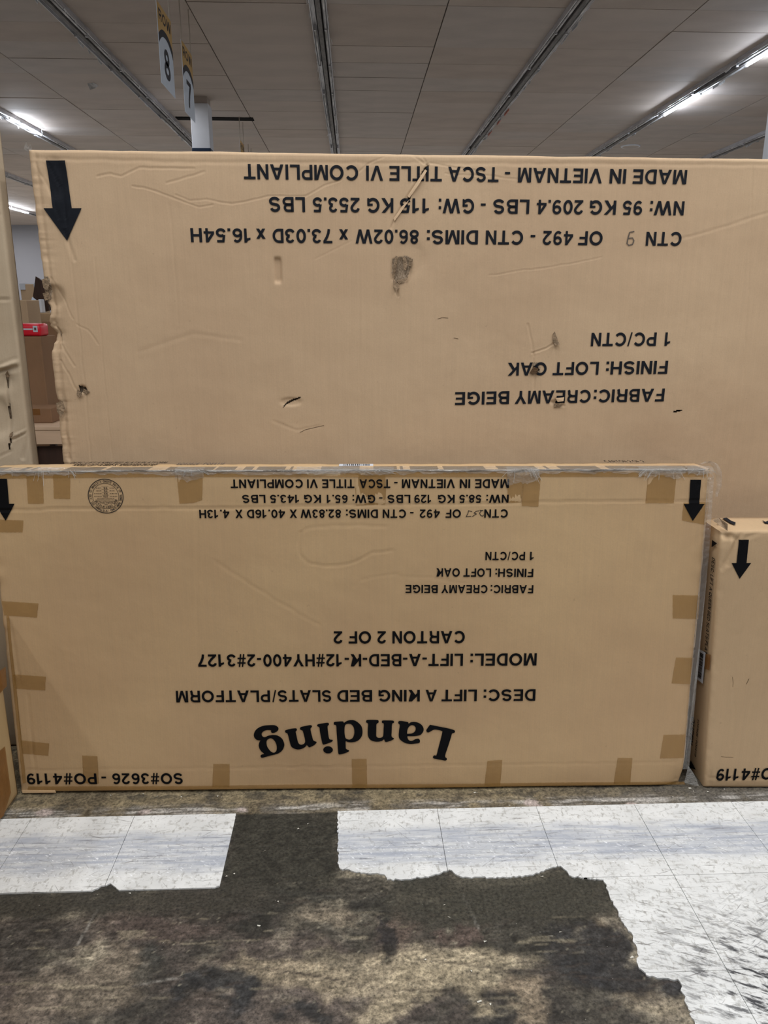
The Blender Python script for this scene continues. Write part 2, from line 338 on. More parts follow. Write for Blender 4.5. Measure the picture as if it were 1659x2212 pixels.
def carton_body(root, W, H, D, relief, m, quad=None, zfine=0, step=.005, r=.009, holes=(), wear=(), warp=None, name='carton_body', xfine=(None, None), lining=True):
    """a closed carton skin: fine relief grid in front, rounded edges, four sides, back and (behind cut-outs) an inner layer"""
    edge = [0, .0012, .0030, .0055, .009]
    def lines(L_, f0, f1, stp, coarse=.05):
        a = list(edge); x = .009
        while x < L_-.009-stp*.6:
            x += stp if f0 <= x <= f1 else coarse
            x = min(x, L_-.009-stp*.3); a.append(x)
        return np.array(sorted(set(a+[L_-e for e in edge])))
    X = lines(W, xfine[0] or 0, xfine[1] or W, step); Z = lines(H, zfine, H, step)
    gx, gz = np.meshgrid(X, Z); s, t = gx/W, gz/H
    if quad is None: quad = [(0, 0), (W, 0), (W, H), (0, H)]
    q = np.array(quad)
    lx = (q[0, 0]*(1-s)+q[1, 0]*s)*(1-t)+(q[3, 0]*(1-s)+q[2, 0]*s)*t
    lz = (q[0, 1]*(1-s)+q[1, 1]*s)*(1-t)+(q[3, 1]*(1-s)+q[2, 1]*s)*t
    e = np.minimum(np.minimum(gx, W-gx), np.minimum(gz, H-gz)); ee = np.clip(r-e, 0, r)
    ly = r-np.sqrt(np.maximum(r*r-ee*ee, 0)) - relief(lx, lz)*np.clip(e/.02, 0, 1)
    if warp: dx, dy, dz = warp(lx, lz, gx, gz); lx = lx+dx; ly = ly+dy; lz = lz+dz
    ny, nx = gx.shape; v = np.stack([lx, ly, lz], -1).reshape(-1, 3)
    i = (np.arange(ny-1)[:, None]*nx+np.arange(nx-1)[None, :]).ravel()
    f = np.stack([i, i+1, i+nx+1, i+nx], 1)
    cx = v[f, 0].mean(1); cz = v[f, 2].mean(1); keep = np.ones(len(f), bool)
    for P in holes: keep &= ~in_poly(cx, cz, P)
    f = f[keep].tolist(); V = v.tolist()
    per = [k for k in range(nx)]+[(k+1)*nx-1 for k in range(1, ny)]+[(ny-1)*nx+k for k in range(nx-2, -1, -1)]+[k*nx for k in range(ny-2, 0, -1)]
    pv = v[per]; n = len(per); prev = per
    K = 6
    for k in range(1, K+1):
        ring_ = pv.copy(); ring_[:, 1] = pv[:, 1]+(D-pv[:, 1])*k/K
        amp = .002*math.sin(PI*k/K)
        ring_[:, 0] += amp*(fbm(pv[:, 2]*6+k, pv[:, 0]*0+k, 5, 2)-.5)*2
        b = len(V); V += ring_.tolist(); cur = list(range(b, b+n))
        for a in range(n): c = (a+1) % n; f.append([prev[a], cur[a], cur[c], prev[c]])
        prev = cur
    f.append(prev[::-1])
    if holes and lining:                             # the inner layer of board seen through tears
        b = len(V); V += [[q[0, 0]+.03, .016, q[0, 1]+.03], [q[1, 0]-.03, .016, q[1, 1]+.03], [q[2, 0]-.03, .016, q[2, 1]-.03], [q[3, 0]+.03, .016, q[3, 1]-.03]]; f.append([b, b+1, b+2, b+3])
    me = bpy.data.meshes.new(name); me.from_pydata(V, [], f); me.update()
    sm = np.zeros(len(me.polygons), bool); sm[:len(f)-1-(1 if holes and lining else 0)] = True
    me.polygons.foreach_set('use_smooth', sm)
    wv = np.zeros(len(V)); A = np.array(V)
    for P in wear: wv[in_poly(A[:, 0], A[:, 2], P)] = 1
    if holes and lining: wv[-4:] = 1
    a = me.attributes.new('wear', 'FLOAT', 'POINT'); a.data.foreach_set('value', wv)
    return link(name, me, m, root)

def put_print(root, frame, relief, name, vx, vz, f, m, off=.0020, step=None, label=None, y=0.0):
    co, fs = slice_mesh(list(vx), list(vz), f, step)
    d = relief(co[:, 0], co[:, 2]) if relief is not None else 0
    co[:, 1] = y - d - off
    o = mesh(name, co, fs, m, root)
    if label: o['label'] = label
    return o
def line_print(root, frame, relief, chunks, base, cap, m, label=None, step=None, off=.0020, name='printed_word'):
    """one printed line; chunks = (word, left px, right px); base/cap = (x1,y1,x2,y2) lines in the photo"""
    def yl(l, x): return l[1]+(l[3]-l[1])*(x-l[0])/(l[2]-l[0])
    for wd, xl, xr in chunks:
        v, f, _ = text_geo(wd)
        ym = lambda x: (yl(base, x)+yl(cap, x))/2
        XR = frame.hit(xr, ym(xr))[0]; XL = frame.hit(xl, ym(xl))[0]
        zb = [frame.hit(x, yl(base, x))[1] for x in (xr, xl)]; zc = [frame.hit(x, yl(cap, x))[1] for x in (xr, xl)]
        a, b = v[:, 0], v[:, 1]
        put_print(root, frame, relief, name, XR+(XL-XR)*a, (zb[0]+(zb[1]-zb[0])*a)*(1-b)+(zc[0]+(zc[1]-zc[0])*a)*b, f, m, off, step)
def poly_print(root, frame, relief, name, px, m, off=.0020, step=None, label=None, y=0.0):
    P = np.array([frame.hit(*p) for p in px]); return put_print(root, frame, relief, name, P[:, 0], P[:, 1], [tuple(range(len(P)))], m, off, step, label, y)
def smooth_loop(pts, k=4):
    P = [np.array(p, float) for p in pts]; n = len(P); o = []
    for i in range(n):
        a, b, c, d = P[i-1], P[i], P[(i+1) % n], P[(i+2) % n]
        for j in range(k):
            t = j/k; o.append(.5*((2*b)+(-a+c)*t+(2*a-5*b+4*c-d)*t*t+(-a+3*b-3*c+d)*t**3))
    return o
def tape(root, frame, relief, px, m='tape', off=.0011):
    P = [frame.hit(*p) for p in px]; jag = []
    for a, b in zip(P, P[1:]+P[:1]):                 # serrated cut ends
        n = max(2, int(np.linalg.norm(b-a)/.004))
        for k in range(n): jag.append(a+(b-a)*k/n+RNG.uniform(-.0005, .0005, 2))
    J = np.array(jag)
    return put_print(root, frame, relief, 'tape_strip', J[:, 0], J[:, 1], [tuple(range(len(J)))], M[m], off, None)
def ribbon(root, frame, relief, name, px, wpx, m, off=.0012, label=None):
    v, f = sw(px, wpx); P = np.array([frame.hit(*p) for p in v]); return put_print(root, frame, relief, name, P[:, 0], P[:, 1], f, m, off, None, label)
def flap(root, frame, name, px, lift, m, label=None, thick=.002):
    """small torn, curled piece of board: pixel outline with per-vertex lift towards the viewer"""
    P = [frame.hit(*p) for p in px]; n = len(P)
    v = [(p[0], -l, p[1]) for p, l in zip(P, lift)]+[(p[0], -l+thick, p[1]) for p, l in zip(P, lift)]
    f = [tuple(range(n)), tuple(range(2*n-1, n-1, -1))]+[(i, i+n, (i+1) % n+n, (i+1) % n) for i in range(n)]
    o = mesh(name, v, f, m, root)
    if label: o['label'] = label
    return o

# ================================================================== FLOOR
TS = .3048; TX, TY = .2428, 2.0058
xe_ = lambda k: TX+k*TS
def floor_build():
    X = np.concatenate([[-17, -8, -4, -2.2], np.arange(-1.7, 2.1, .0055), [2.6, 5, 9, 15]])
    Y = np.concatenate([[-10, -4, -1, .3], np.arange(1.0, 2.42, .0055), [2.8, 4, 9, 16, 30.3]])
    gx, gy = np.meshgrid(X, Y); ny, nx = gx.shape
    def c(rgb): return np.array(lin(rgb))
    def lerp(a, b, t): return a*(1-t[..., None])+b*t[..., None]
    def sm(a, lo, hi): t = np.clip((a-lo)/(hi-lo), 0, 1); return t*t*(3-2*t)
    big = fbm(gx*3.1, gy*3.6, 1, 5); med = fbm(gx*11+3, gy*14, 5, 5); fine = fbm(gx*60, gy*75, 9, 4)
    scr = fbm(gx*9, gy*90, 21, 4); scr2 = fbm((gx+gy*.35)*14, (gy-gx*.1)*140, 31, 4)
    wx = (fbm(gx*7, gy*8, 41, 5)-.5)*.22+(fbm(gx*40, gy*60, 47, 4)-.5)*.05; wy = (fbm(gx*7+9, gy*8, 43, 5)-.5)*.16+(fbm(gx*40, gy*60, 49, 4)-.5)*.04
    col = lerp(c((86, 75, 66)), c((148, 136, 112)), sm(big*.6+med*.4, .50, .68))
    col = lerp(col, c((46, 44, 39)), sm(fbm(gx*4+7, gy*5, 61, 5), .50, .62)*.8)
    def blob(px, py, rx, ry, rgb, k=1, soft=.35):
        nonlocal col
        q = on_z(px, py); ax = on_z(px+rx, py)[0]-q[0]; ay = on_z(px, py-ry)[1]-q[1]
        d = np.hypot((gx+wx-q[0])/ax, (gy+wy-q[1])/ay)+(med-.5)*1.1
        col = lerp(col, c(rgb), (1-sm(d, 1-soft, 1+soft))*k)
    for a in [(200, 2140, 150, 55, (124, 110, 90), .7), (60, 2190, 100, 40, (112, 98, 82), .7), (300, 2000, 220, 45, (80, 66, 58), .8), (760, 2085, 150, 45, (158, 142, 112), .9), (1010, 2075, 130, 45, (166, 150, 118), .9),
              (590, 2110, 120, 45, (146, 130, 102), .8), (660, 1990, 60, 28, (132, 118, 96), .8), (900, 2140, 150, 40, (160, 144, 112), .8), (860, 1985, 70, 40, (92, 74, 62), .8),
              (1110, 2160, 90, 40, (140, 122, 96), .8), (1290, 2000, 40, 26, (128, 110, 84), .8), (1420, 2160, 70, 40, (140, 126, 102), .8), (1370, 2085, 22, 60, (128, 108, 76), .8), (80, 2040, 120, 60, (56, 54, 48), .7),
              (620, 1840, 150, 115, (46, 45, 38), .97), (620, 1800, 100, 60, (46, 45, 38), .9), (1090, 1965, 190, 75, (56, 53, 44), .92), (240, 1930, 60, 38, (42, 42, 38), .9), (20, 1955, 150, 22, (52, 50, 42), .8), (420, 1950, 180, 20, (56, 50, 42), .7),
              (780, 1925, 110, 50, (46, 44, 39), .85), (820, 2000, 26, 60, (34, 33, 34), .9), (1240, 1925, 80, 40, (58, 54, 44), .9), (1330, 2075, 85, 75, (38, 38, 40), .95), (1240, 2060, 60, 50, (44, 43, 42), .8),
              (470, 2150, 45, 60, (38, 40, 42), .9), (1045, 2180, 50, 40, (38, 38, 38), .9), (650, 2205, 70, 20, (38, 38, 38), .9), (330, 2110, 46, 40, (60, 60, 54), .7), (700, 2060, 60, 20, (92, 84, 68), .6), (1010, 2010, 40, 24, (84, 66, 58), .7)]:
        blob(*a)
    s3 = sm(fbm((gx-gy*.2)*22, gy*120, 201, 5), .50, .66); col = lerp(col, col*.55, s3*.7)
    s4 = sm(fbm((gx+gy*.4)*30, gy*90, 211, 5), .58, .72); col = lerp(col, col*1.5+.01, s4*.55)
    g_ = col.mean(-1, keepdims=True); col = col*.78+g_*.22
    col = col*(1+(fine[..., None]-.5)*1.5)
    s = sm(scr2, .66, .74)*sm(big, .35, .6); col = lerp(col, c((58, 50, 44)), s*.6)
    s = sm(scr, .70, .78); col = lerp(col, c((176, 164, 138)), s*.25)
    sp = sm(fbm(gx*130, gy*130, 77, 2), .84, .90); col = lerp(col, c((176, 168, 146)), sp*.35)
    for pts in ([(212, 1958), (190, 2000), (166, 2042)], [(390, 2112), (340, 2120), (288, 2131)], [(450, 2070), (600, 2095), (745, 2118)], [(560, 2025), (665, 2030)], [(1000, 1930), (1018, 1965), (1034, 2005)], [(900, 2070), (1100, 2095), (1350, 2115), (1560, 2122)], [(40, 2135), (230, 2140), (400, 2115)], [(880, 1985), (1000, 1965), (1150, 1960)],
                [(610, 2095), (830, 2135), (1000, 2145)]):
        P = [on_z(*p)[:2] for p in pts]; b = np.full(gx.shape, 9.)
        for a_, b_ in zip(P[:-1], P[1:]): b = np.minimum(b, seg_dist(gx+wx*.05, gy+wy*.05, a_, b_)[0])
        lt = pts[0][0] in (212, 390, 1000)
        col = lerp(col, c((150, 146, 138)) if lt else c((60, 52, 46)), np.exp(-(b/.0026)**2)*(.5 if lt else .7))
    e_ = (fbm(gx*30, gy*30, 301, 4)-.5)*.05
    k = (1-sm(np.abs(gy+e_-1.675), .03, .075))*(1-sm(gx+e_*2, -.30, -.18)); col = lerp(col, c((54, 51, 44)), k*.85)
    k = (1-sm(np.abs(gy+e_-1.655), .05, .12))*sm(gx+e_*2, .02, .12)*(1-sm(gx+e_*2, .70, .82)); col = lerp(col, c((56, 54, 46)), k*.85)
    k = sm(gx+e_*.3, xe_(-2)-.02, xe_(-2)+.02)*(1-sm(gx+e_*.3, xe_(-1)-.01, xe_(-1)+.03))*sm(gy+e_, 1.66, 1.74); col = lerp(col, c((50, 48, 41))*(1+(fine[..., None]-.5)*1.6), k*.92)
    # bare strip between the tiles and the cartons: gritty buff concrete, a scuffed pale line along the tile edge
    st_ = sm(gy+wy*.04, TY-.002, TY+.002)
    strip = lerp(c((98, 88, 70)), c((124, 112, 88)), sm(med, .35, .65))*(1+(fine[..., None]-.5)*1.3)
    strip = lerp(strip, c((64, 60, 52)), sm(fbm(gx*26, gy*50, 91, 4), .58, .72)*.7)
    strip = lerp(strip, c((84, 80, 74)), sm(gx+wx, .55, 1.0)*.75)
    ln = np.exp(-((gy-TY-.022+wy*.03)/.022)**2)
    strip = lerp(strip, lerp(c((92, 88, 82)), c((176, 172, 166)), sm(fbm(gx*10, gy*130, 101, 4), .45, .62)), ln*sm(fbm(gx*14, gy*4, 111, 3), .25, .5)*.8)
    for px, py, r_ in ((90, 1756, .035), (318, 1751, .024), (522, 1750, .022), (1150, 1735, .03), (1165, 1742, .02), (1360, 1738, .02)):
        q = on_z(px, py); d = np.hypot(gx+wx*.2-q[0], (gy+wy*.2-q[1])*1.9)/r_; strip = lerp(strip, c((178, 164, 158)), (1-sm(d, .6, 1.1))*.85)
    q = on_z(590, 1753); d = np.hypot(gx-q[0], gy-q[1]); strip = lerp(strip, c((70, 58, 50)), np.exp(-(on_z(302, 1754)[0]-gx)**2/.0001-(gy-TY-.012)**2/.0001))
    col = lerp(col, 0*col+strip, st_)
    far = sm(gy, 2.5, 3.2); col = lerp(col, c((196, 192, 184)), np.maximum(far, 0)*.9)  # unseen far floor paled to bounce more light up to the ceiling
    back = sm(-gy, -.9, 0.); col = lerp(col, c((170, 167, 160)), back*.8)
    z = (fine-.5)*.0016*(gx > -1.75)*(gx < 2.1)*(gy > 1.)*(gy < 2.42)-.0012
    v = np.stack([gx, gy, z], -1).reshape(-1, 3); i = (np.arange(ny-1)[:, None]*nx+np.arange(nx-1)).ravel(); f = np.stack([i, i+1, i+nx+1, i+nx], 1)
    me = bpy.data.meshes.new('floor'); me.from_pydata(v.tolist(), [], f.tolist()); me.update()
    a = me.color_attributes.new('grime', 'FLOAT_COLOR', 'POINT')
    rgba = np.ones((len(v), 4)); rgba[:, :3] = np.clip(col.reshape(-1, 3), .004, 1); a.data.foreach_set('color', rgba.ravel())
    m = bpy.data.materials.new('scarred_subfloor'); m.use_nodes = True; N = m.node_tree.nodes; L = m.node_tree.links; b = N['Principled BSDF']
    at = N.new('ShaderNodeAttribute'); at.attribute_name = 'grime'; tc = N.new('ShaderNodeTexCoord')
    nz = N.new('ShaderNodeTexNoise'); nz.inputs['Scale'].default_value = 120; nz.inputs['Detail'].default_value = 9; nz.inputs['Roughness'].default_value = .72; L.new(tc.outputs['Object'], nz.inputs[0])
    mr = N.new('ShaderNodeMapRange'); mr.inputs[1].default_value = .34; mr.inputs[2].default_value = .66; mr.inputs[3].default_value = .30; mr.inputs[4].default_value = 1.65; L.new(nz.outputs['Fac'], mr.inputs[0])
    mx = N.new('ShaderNodeVectorMath'); mx.operation = 'SCALE'; L.new(at.outputs['Color'], mx.inputs[0]); L.new(mr.outputs[0], mx.inputs['Scale']); L.new(mx.outputs[0], b.inputs['Base Color'])
    b.inputs['Roughness'].default_value = .62; b.inputs['Specular IOR Level'].default_value = .35
    bp = N.new('ShaderNodeBump'); bp.inputs['Strength'].default_value = .5; bp.inputs['Distance'].default_value = .004; L.new(nz.outputs['Fac'], bp.inputs['Height']); L.new(bp.outputs[0], b.inputs['Normal'])
    o = link('floor', me, m); o['kind'] = 'structure'; o['label'] = 'bare stained subfloor with blackened mastic where vinyl tiles are gone'
    return o
floor = floor_build()
def tile_material():
    m = bpy.data.materials.new('worn_white_vinyl_tile'); m.use_nodes = True; N = m.node_tree.nodes; L = m.node_tree.links; b = N['Principled BSDF']
    b.inputs['Roughness'].default_value = .36; b.inputs['Specular IOR Level'].default_value = .4
    tc = N.new('ShaderNodeTexCoord')
    def noise(sc, det=5, st=(1, 1, 1), rot=0, rough=.5, loc=(0, 0, 0)):
        mp = N.new('ShaderNodeMapping'); mp.inputs['Scale'].default_value = st; mp.inputs['Location'].default_value = loc
        mr_ = N.new('ShaderNodeMapping'); mr_.inputs['Rotation'].default_value = (0, 0, rot); L.new(tc.outputs['Object'], mr_.inputs[0]); L.new(mr_.outputs[0], mp.inputs[0])
        n = N.new('ShaderNodeTexNoise'); n.inputs['Scale'].default_value = sc; n.inputs['Detail'].default_value = det; n.inputs['Roughness'].default_value = rough; L.new(mp.outputs[0], n.inputs[0]); return n.outputs['Fac']
    def ramp(f, a, bb, va=0, vb=1):
        r = N.new('ShaderNodeMapRange'); r.inputs[1].default_value = a; r.inputs[2].default_value = bb; r.inputs[3].default_value = va; r.inputs[4].default_value = vb; L.new(f, r.inputs[0]); return r.outputs[0]
    def mul(a, c_):
        x = N.new('ShaderNodeMath'); x.operation = 'MULTIPLY'; L.new(a, x.inputs[0])
        if isinstance(c_, float): x.inputs[1].default_value = c_
        else: L.new(c_, x.inputs[1])
        return x.outputs[0]
    def mix(f, a, bb):
        x = N.new('ShaderNodeMix'); x.data_type = 'RGBA'; L.new(f, x.inputs[0])
        for i, v in ((6, a), (7, bb)):
            if isinstance(v, tuple): x.inputs[i].default_value = (*v, 1)
            else: L.new(v, x.inputs[i])
        return x.outputs[2]
    sx = N.new('ShaderNodeSeparateXYZ'); L.new(tc.outputs['Object'], sx.inputs[0])
    wob = ramp(noise(5, 4), .3, .7, -.02, .02)
    def band(y0, hw, soft):
        a = N.new('ShaderNodeMath'); a.operation = 'ADD'; L.new(sx.outputs[1], a.inputs[0]); L.new(wob, a.inputs[1])
        c_ = N.new('ShaderNodeMath'); c_.operation = 'SUBTRACT'; L.new(a.outputs[0], c_.inputs[0]); c_.inputs[1].default_value = y0
        d = N.new('ShaderNodeMath'); d.operation = 'ABSOLUTE'; L.new(c_.outputs[0], d.inputs[0]); return ramp(d.outputs[0], hw+soft, hw, 0, 1)
    def spot(x, y, r_):
        v = N.new('ShaderNodeVectorMath'); v.operation = 'DISTANCE'; L.new(tc.outputs['Object'], v.inputs[0]); v.inputs[1].default_value = (x, y, 0); return ramp(v.outputs['Value'], r_, r_*.3, 0, 1)
    c_ = mix(ramp(noise(9, 5), .35, .65), lin((222, 223, 222)), lin((206, 207, 206)))
    c_ = mix(ramp(noise(120, 5, (1, .5, 1)), .56, .68, 0, .6), c_, lin((148, 146, 140)))
    c_ = mix(ramp(noise(30, 6, (1, 2, 1), rough=.7), .54, .68, 0, .6), c_, lin((150, 148, 142)))
    c_ = mix(mul(band(1.845, .055, .035), ramp(noise(6, 5, (1, 12, 1), rough=.6), .38, .62, .25, .9)), c_, lin((160, 166, 178)))
    c_ = mix(mul(band(1.845, .06, .04), ramp(noise(10, 6, (.6, 9, 1), rough=.7, loc=(3, 1, 0)), .56, .70, 0, .8)), c_, lin((92, 94, 104)))
    for rot, loc, th in ((.0, (0, 0, 0), .64), (.9, (2, 0, 0), .67), (-.7, (5, 0, 0), .67), (.3, (8, 2, 0), .66), (-.25, (1, 7, 0), .66)):
        c_ = mix(ramp(noise(34, 4, (.22, 4.5, 1), rot, .6, loc), th, th+.05, 0, .65), c_, lin((96, 92, 90)))
    c_ = mix(mul(band(1.80, .05, .03), ramp(noise(60, 5, (1, 3, 1), .5, .6, (4, 4, 0)), .60, .68, 0, .8)), c_, lin((240, 242, 246)))
    k = mul(spot(.93, 1.36, .30), ramp(noise(22, 6, (.7, 2.6, 1), .45, .7), .50, .60, 0, .95)); c_ = mix(k, c_, lin((44, 46, 52)))
    k = mul(spot(1.15, 1.42, .34), ramp(noise(34, 5, (.5, 3.4, 1), -.5, .7), .55, .63, 0, .8)); c_ = mix(k, c_, lin((70, 72, 78)))
    k = mul(spot(.75, 1.5, .25), ramp(noise(40, 5, (.5, 2.8, 1), .3, .7), .55, .62, 0, .7)); c_ = mix(k, c_, lin((110, 108, 104)))
    L.new(c_, b.inputs['Base Color'])
    bp = N.new('ShaderNodeBump'); bp.inputs['Strength'].default_value = .15; bp.inputs['Distance'].default_value = .003; L.new(noise(90, 5), bp.inputs['Height']); L.new(bp.outputs[0], b.inputs['Normal'])
    return m
M['tile'] = tile_material()
def clip_poly(P, ax, v, keep_less):
    o = []; n = len(P)
    for i in range(n):
        a, b = P[i], P[(i+1) % n]; ia = (a[ax] <= v) if keep_less else (a[ax] >= v); ib = (b[ax] <= v) if keep_less else (b[ax] >= v)
        if ia: o.append(a)
        if ia != ib: t = (v-a[ax])/(b[ax]-a[ax]); o.append(a+(b-a)*t)
    return o
def rag(pts, amp=.0035):
    P = [on_z(*p)[:2] for p in pts]; o = []
    for a, b in zip(P[:-1], P[1:]):
        n = max(1, int(np.linalg.norm(b-a)/.007))
        for k in range(n): o.append(a+(b-a)*k/n+RNG.uniform(-amp, amp, 2)*(1 if k else .4))
    return o+[P[-1]]
xe = lambda k: TX+k*TS
left_edge = rag([(510, 1757), (508, 1790), (498, 1840), (488, 1885), (478, 1912), (455, 1924), (400, 1929), (262, 1933), (257, 1924), (238, 1910), (218, 1916), (196, 1931), (150, 1937), (0, 1938), (-120, 1942)])
polyL = [np.array([-1.6, TY-.0005]), np.array([xe(-2)-.0006, TY-.0005])]+left_edge+[np.array([-1.6, left_edge[-1][1]])]
rgt = rag([(730, 1752), (730, 1862), (735, 1878), (770, 1885), (828, 1890), (836, 1902), (880, 1900), (935, 1893), (958, 1884), (970, 1880), (985, 1890), (1000, 1896), (1080, 1897), (1140, 1893), (1165, 1887), (1190, 1876), (1212, 1873), (1226, 1886), (1236, 1895), (1303, 1902),
           (1318, 1940), (1340, 1985), (1362, 2015), (1375, 2050), (1378, 2085), (1395, 2108), (1420, 2114), (1465, 2118), (1480, 2160), (1500, 2212), (1530, 2300), (1545, 2420)])
polyR = rgt+[np.array([2.6, rgt[-1][1]]), np.array([2.6, TY-.0005]), np.array([xe(-1)+.0006, TY-.0005])]
def tile(poly, i, j):
    g = .0007; P = list(poly)
    for ax, v, less in ((0, xe(i)+g, False), (0, xe(i+1)-g, True), (1, TY-(j+1)*TS+g, False), (1, TY-j*TS-g, True)):
        P = clip_poly(P, ax, v, less)
        if len(P) < 3: return
    Q = []
    for p in P:
        if not Q or np.linalg.norm(p-Q[-1]) > 1e-5: Q.append(p)
    if np.linalg.norm(Q[0]-Q[-1]) < 1e-5: Q.pop()
    ar = .5*sum(a[0]*b[1]-b[0]*a[1] for a, b in zip(Q, Q[1:]+Q[:1]))
    if abs(ar) < 4e-4: return
    if ar < 0: Q = Q[::-1]
    n = len(Q); z1 = .0030+random.uniform(-.0003, .0003)
    v = [(p[0], p[1], z1) for p in Q]+[(p[0], p[1], -.0015) for p in Q]
    f = [tuple(range(n)), tuple(range(2*n-1, n-1, -1))]+[(k+n, (k+1) % n+n, (k+1) % n, k) for k in range(n)]
    mesh('floor_tile', v, f, M['tile'], floor)
for i in (-6, -5, -4, -3): tile(polyL, i, 0)
for j in range(4):
    for i in range(-1, 6): tile(polyR, i, j)
# crumbs
mb = MB()
spots = [(240, 1718), (262, 1722), (310, 1716), (340, 1720), (470, 1720), (478, 1722), (390, 1722), (560, 2000), (600, 1948), (612, 1950), (505, 1888), (490, 1893), (960, 1955), (1048, 2033), (1190, 2024), (1210, 2013), (1365, 2068), (1380, 2068), (1036, 2164), (1060, 2170), (1018, 2098), (920, 2073), (970, 1982), (280, 1930), (645, 1790), (670, 1893),
         (570, 1838), (745, 1805), (500, 1793), (665, 1780), (1455, 1722), (1490, 1703), (1500, 1710), (1530, 1710), (1565, 1705), (1080, 1745), (1100, 1740), (1025, 1712), (1030, 1713), (210, 1933), (1170, 1894), (970, 1880)]
while len(spots) < 150:
    a = random.random()
    spots.append((random.uniform(40, 1640), random.uniform(1712, 1745)) if a < .4 else (random.uniform(0, 1350), random.uniform(1940, 2205)))
for k, (px, py) in enumerate(spots):
    q = on_z(px, py); s_ = random.uniform(.0018, .0042) if k < 42 else random.uniform(.0004, .0012)
    z0 = .0 if py < 1750 or py > 1935 else .0005
    pts = [(random.uniform(-1, 1)*s_*1.6, random.uniform(-1, 1)*s_, random.uniform(0, 1)*s_*.7) for _ in range(5)]
    b = bmesh.new(); V = [b.verts.new((q[0]+x, q[1]+y, z0+z)) for x, y, z in pts]; r_ = bmesh.ops.convex_hull(b, input=V); b.verts.index_update()
    mb.add([tuple(vv.co) for vv in b.verts], [[vv.index for vv in fc.verts] for fc in b.faces]); b.free()
o = mb.build('floor_crumbs', M['crumb']); o['kind'] = 'stuff'; tag(o, 'tiny pale crumbs of board and plaster scattered over the floor', 'debris')

# ================================================================== CEILING AND WALLS
def plain_struct(name, x0, x1, y0, y1, z0, z1, m):
    o = MB().box(x0, x1, y0, y1, z0, z1).build(name, m); o['kind'] = 'structure'; return o
M['ceil_base'] = mat('ceiling_deck', (84, 77, 71), .9)
M['panel'] = mat('ceiling_panel_paint', (184, 172, 163), .8, .2, var=.07, scale=1.3, bump=.1, bscale=40)
M['panel2'] = mat('ceiling_panel_paint_aged', (181, 168, 158), .8, .2, var=.08, scale=1.7, bump=.1, bscale=40)
M['panel3'] = mat('ceiling_panel_paint_grey', (182, 172, 165), .8, .2, var=.08, scale=2.1, bump=.1, bscale=40)
ceil = plain_struct('ceiling', -17, 15, -10, 30.3, CEIL+.012, CEIL+.1, M['ceil_base'])
plain_struct('wall_back', -17, 15, 30.3, 30.5, 0, CEIL+.1, M['wall'])
plain_struct('wall_left', -17.2, -17, -10, 30.3, 0, CEIL+.1, M['wall'])
plain_struct('wall_right', 15, 15.2, -10, 30.3, 0, CEIL+.1, M['wall'])
plain_struct('wall_front', -17, 15, -10.2, -10, 0, CEIL+.1, M['wall'])
RX = [-10.10, -7.62, -5.20, -2.81, -.31, 2.16, 4.56, 6.86]
PY0 = 8.315
panel_me = []
for k, m_ in enumerate(('panel', 'panel2', 'panel3')):
    me = bpy.data.meshes.new('ceiling_panel'); b = MB().box(-.5, .5, -.5, .5, 0, .014)
    me.from_pydata(b.v, [], b.f); me.update(); me.materials.append(M[m_]); panel_me.append(me)
def panel(xa, xb, ya, yb):
    o = bpy.data.objects.new('ceiling_panel', random.choice(panel_me)); COL.objects.link(o); o.parent = ceil
    o.location = ((xa+xb)/2, (ya+yb)/2, CEIL+random.uniform(-.002, .002)); o.scale = (xb-xa-.012, yb-ya-.005, 1)
    o.rotation_euler = (random.uniform(-.004, .004), random.uniform(-.001, .001), 0)
edges = []
for a, b in zip(RX[:-1], RX[1:]): edges += [(a+.06, (a+b)/2), ((a+b)/2, b-.06)]
edges += [(6.92, 8.1), (8.1, 9.3)]
cnt = 0; RS = list(range(-1, 13)); stuff = MB()
for xa, xb in edges:
    for r_ in range(-30, 37):
        ya = PY0+r_*.6096; yb = ya+.6096
        if yb > 30.3 or ya < -10: continue
        vis = False
        if -1 <= r_ <= 12:
            for X_, Y_ in ((xa, yb), (xb, yb), (xa, ya), (xb, ya)):
                d = np.array([X_, Y_, CEIL])-EYE; z_ = d @ fw; px = IW/2+F*(d @ RT)/z_; py = IH/2-F*(d @ UP)/z_
                if -40 < px < 1700 and py < 345 and py > -130: vis = True
        if vis and cnt < 296: panel(xa, xb, ya, yb); cnt += 1
        elif not (12.9 < (ya+yb)/2 < 0): stuff.box(xa+.0035, xb-.0035, ya+.0045, yb-.0045, CEIL, CEIL+.012)
for xa, xb in ((-17, -14.8), (-14.8, -12.5), (-12.5, -10.16), (9.3, 11.5), (11.5, 15)):
    for r_ in range(-30, 37):
        ya = PY0+r_*.6096
        if ya+.6 < 30.3 and ya > -10: stuff.box(xa+.004, xb-.004, ya+.005, ya+.604, CEIL, CEIL+.012)
o = stuff.build('distant_panels', M['panel2'], ceil); o['kind'] = 'stuff'
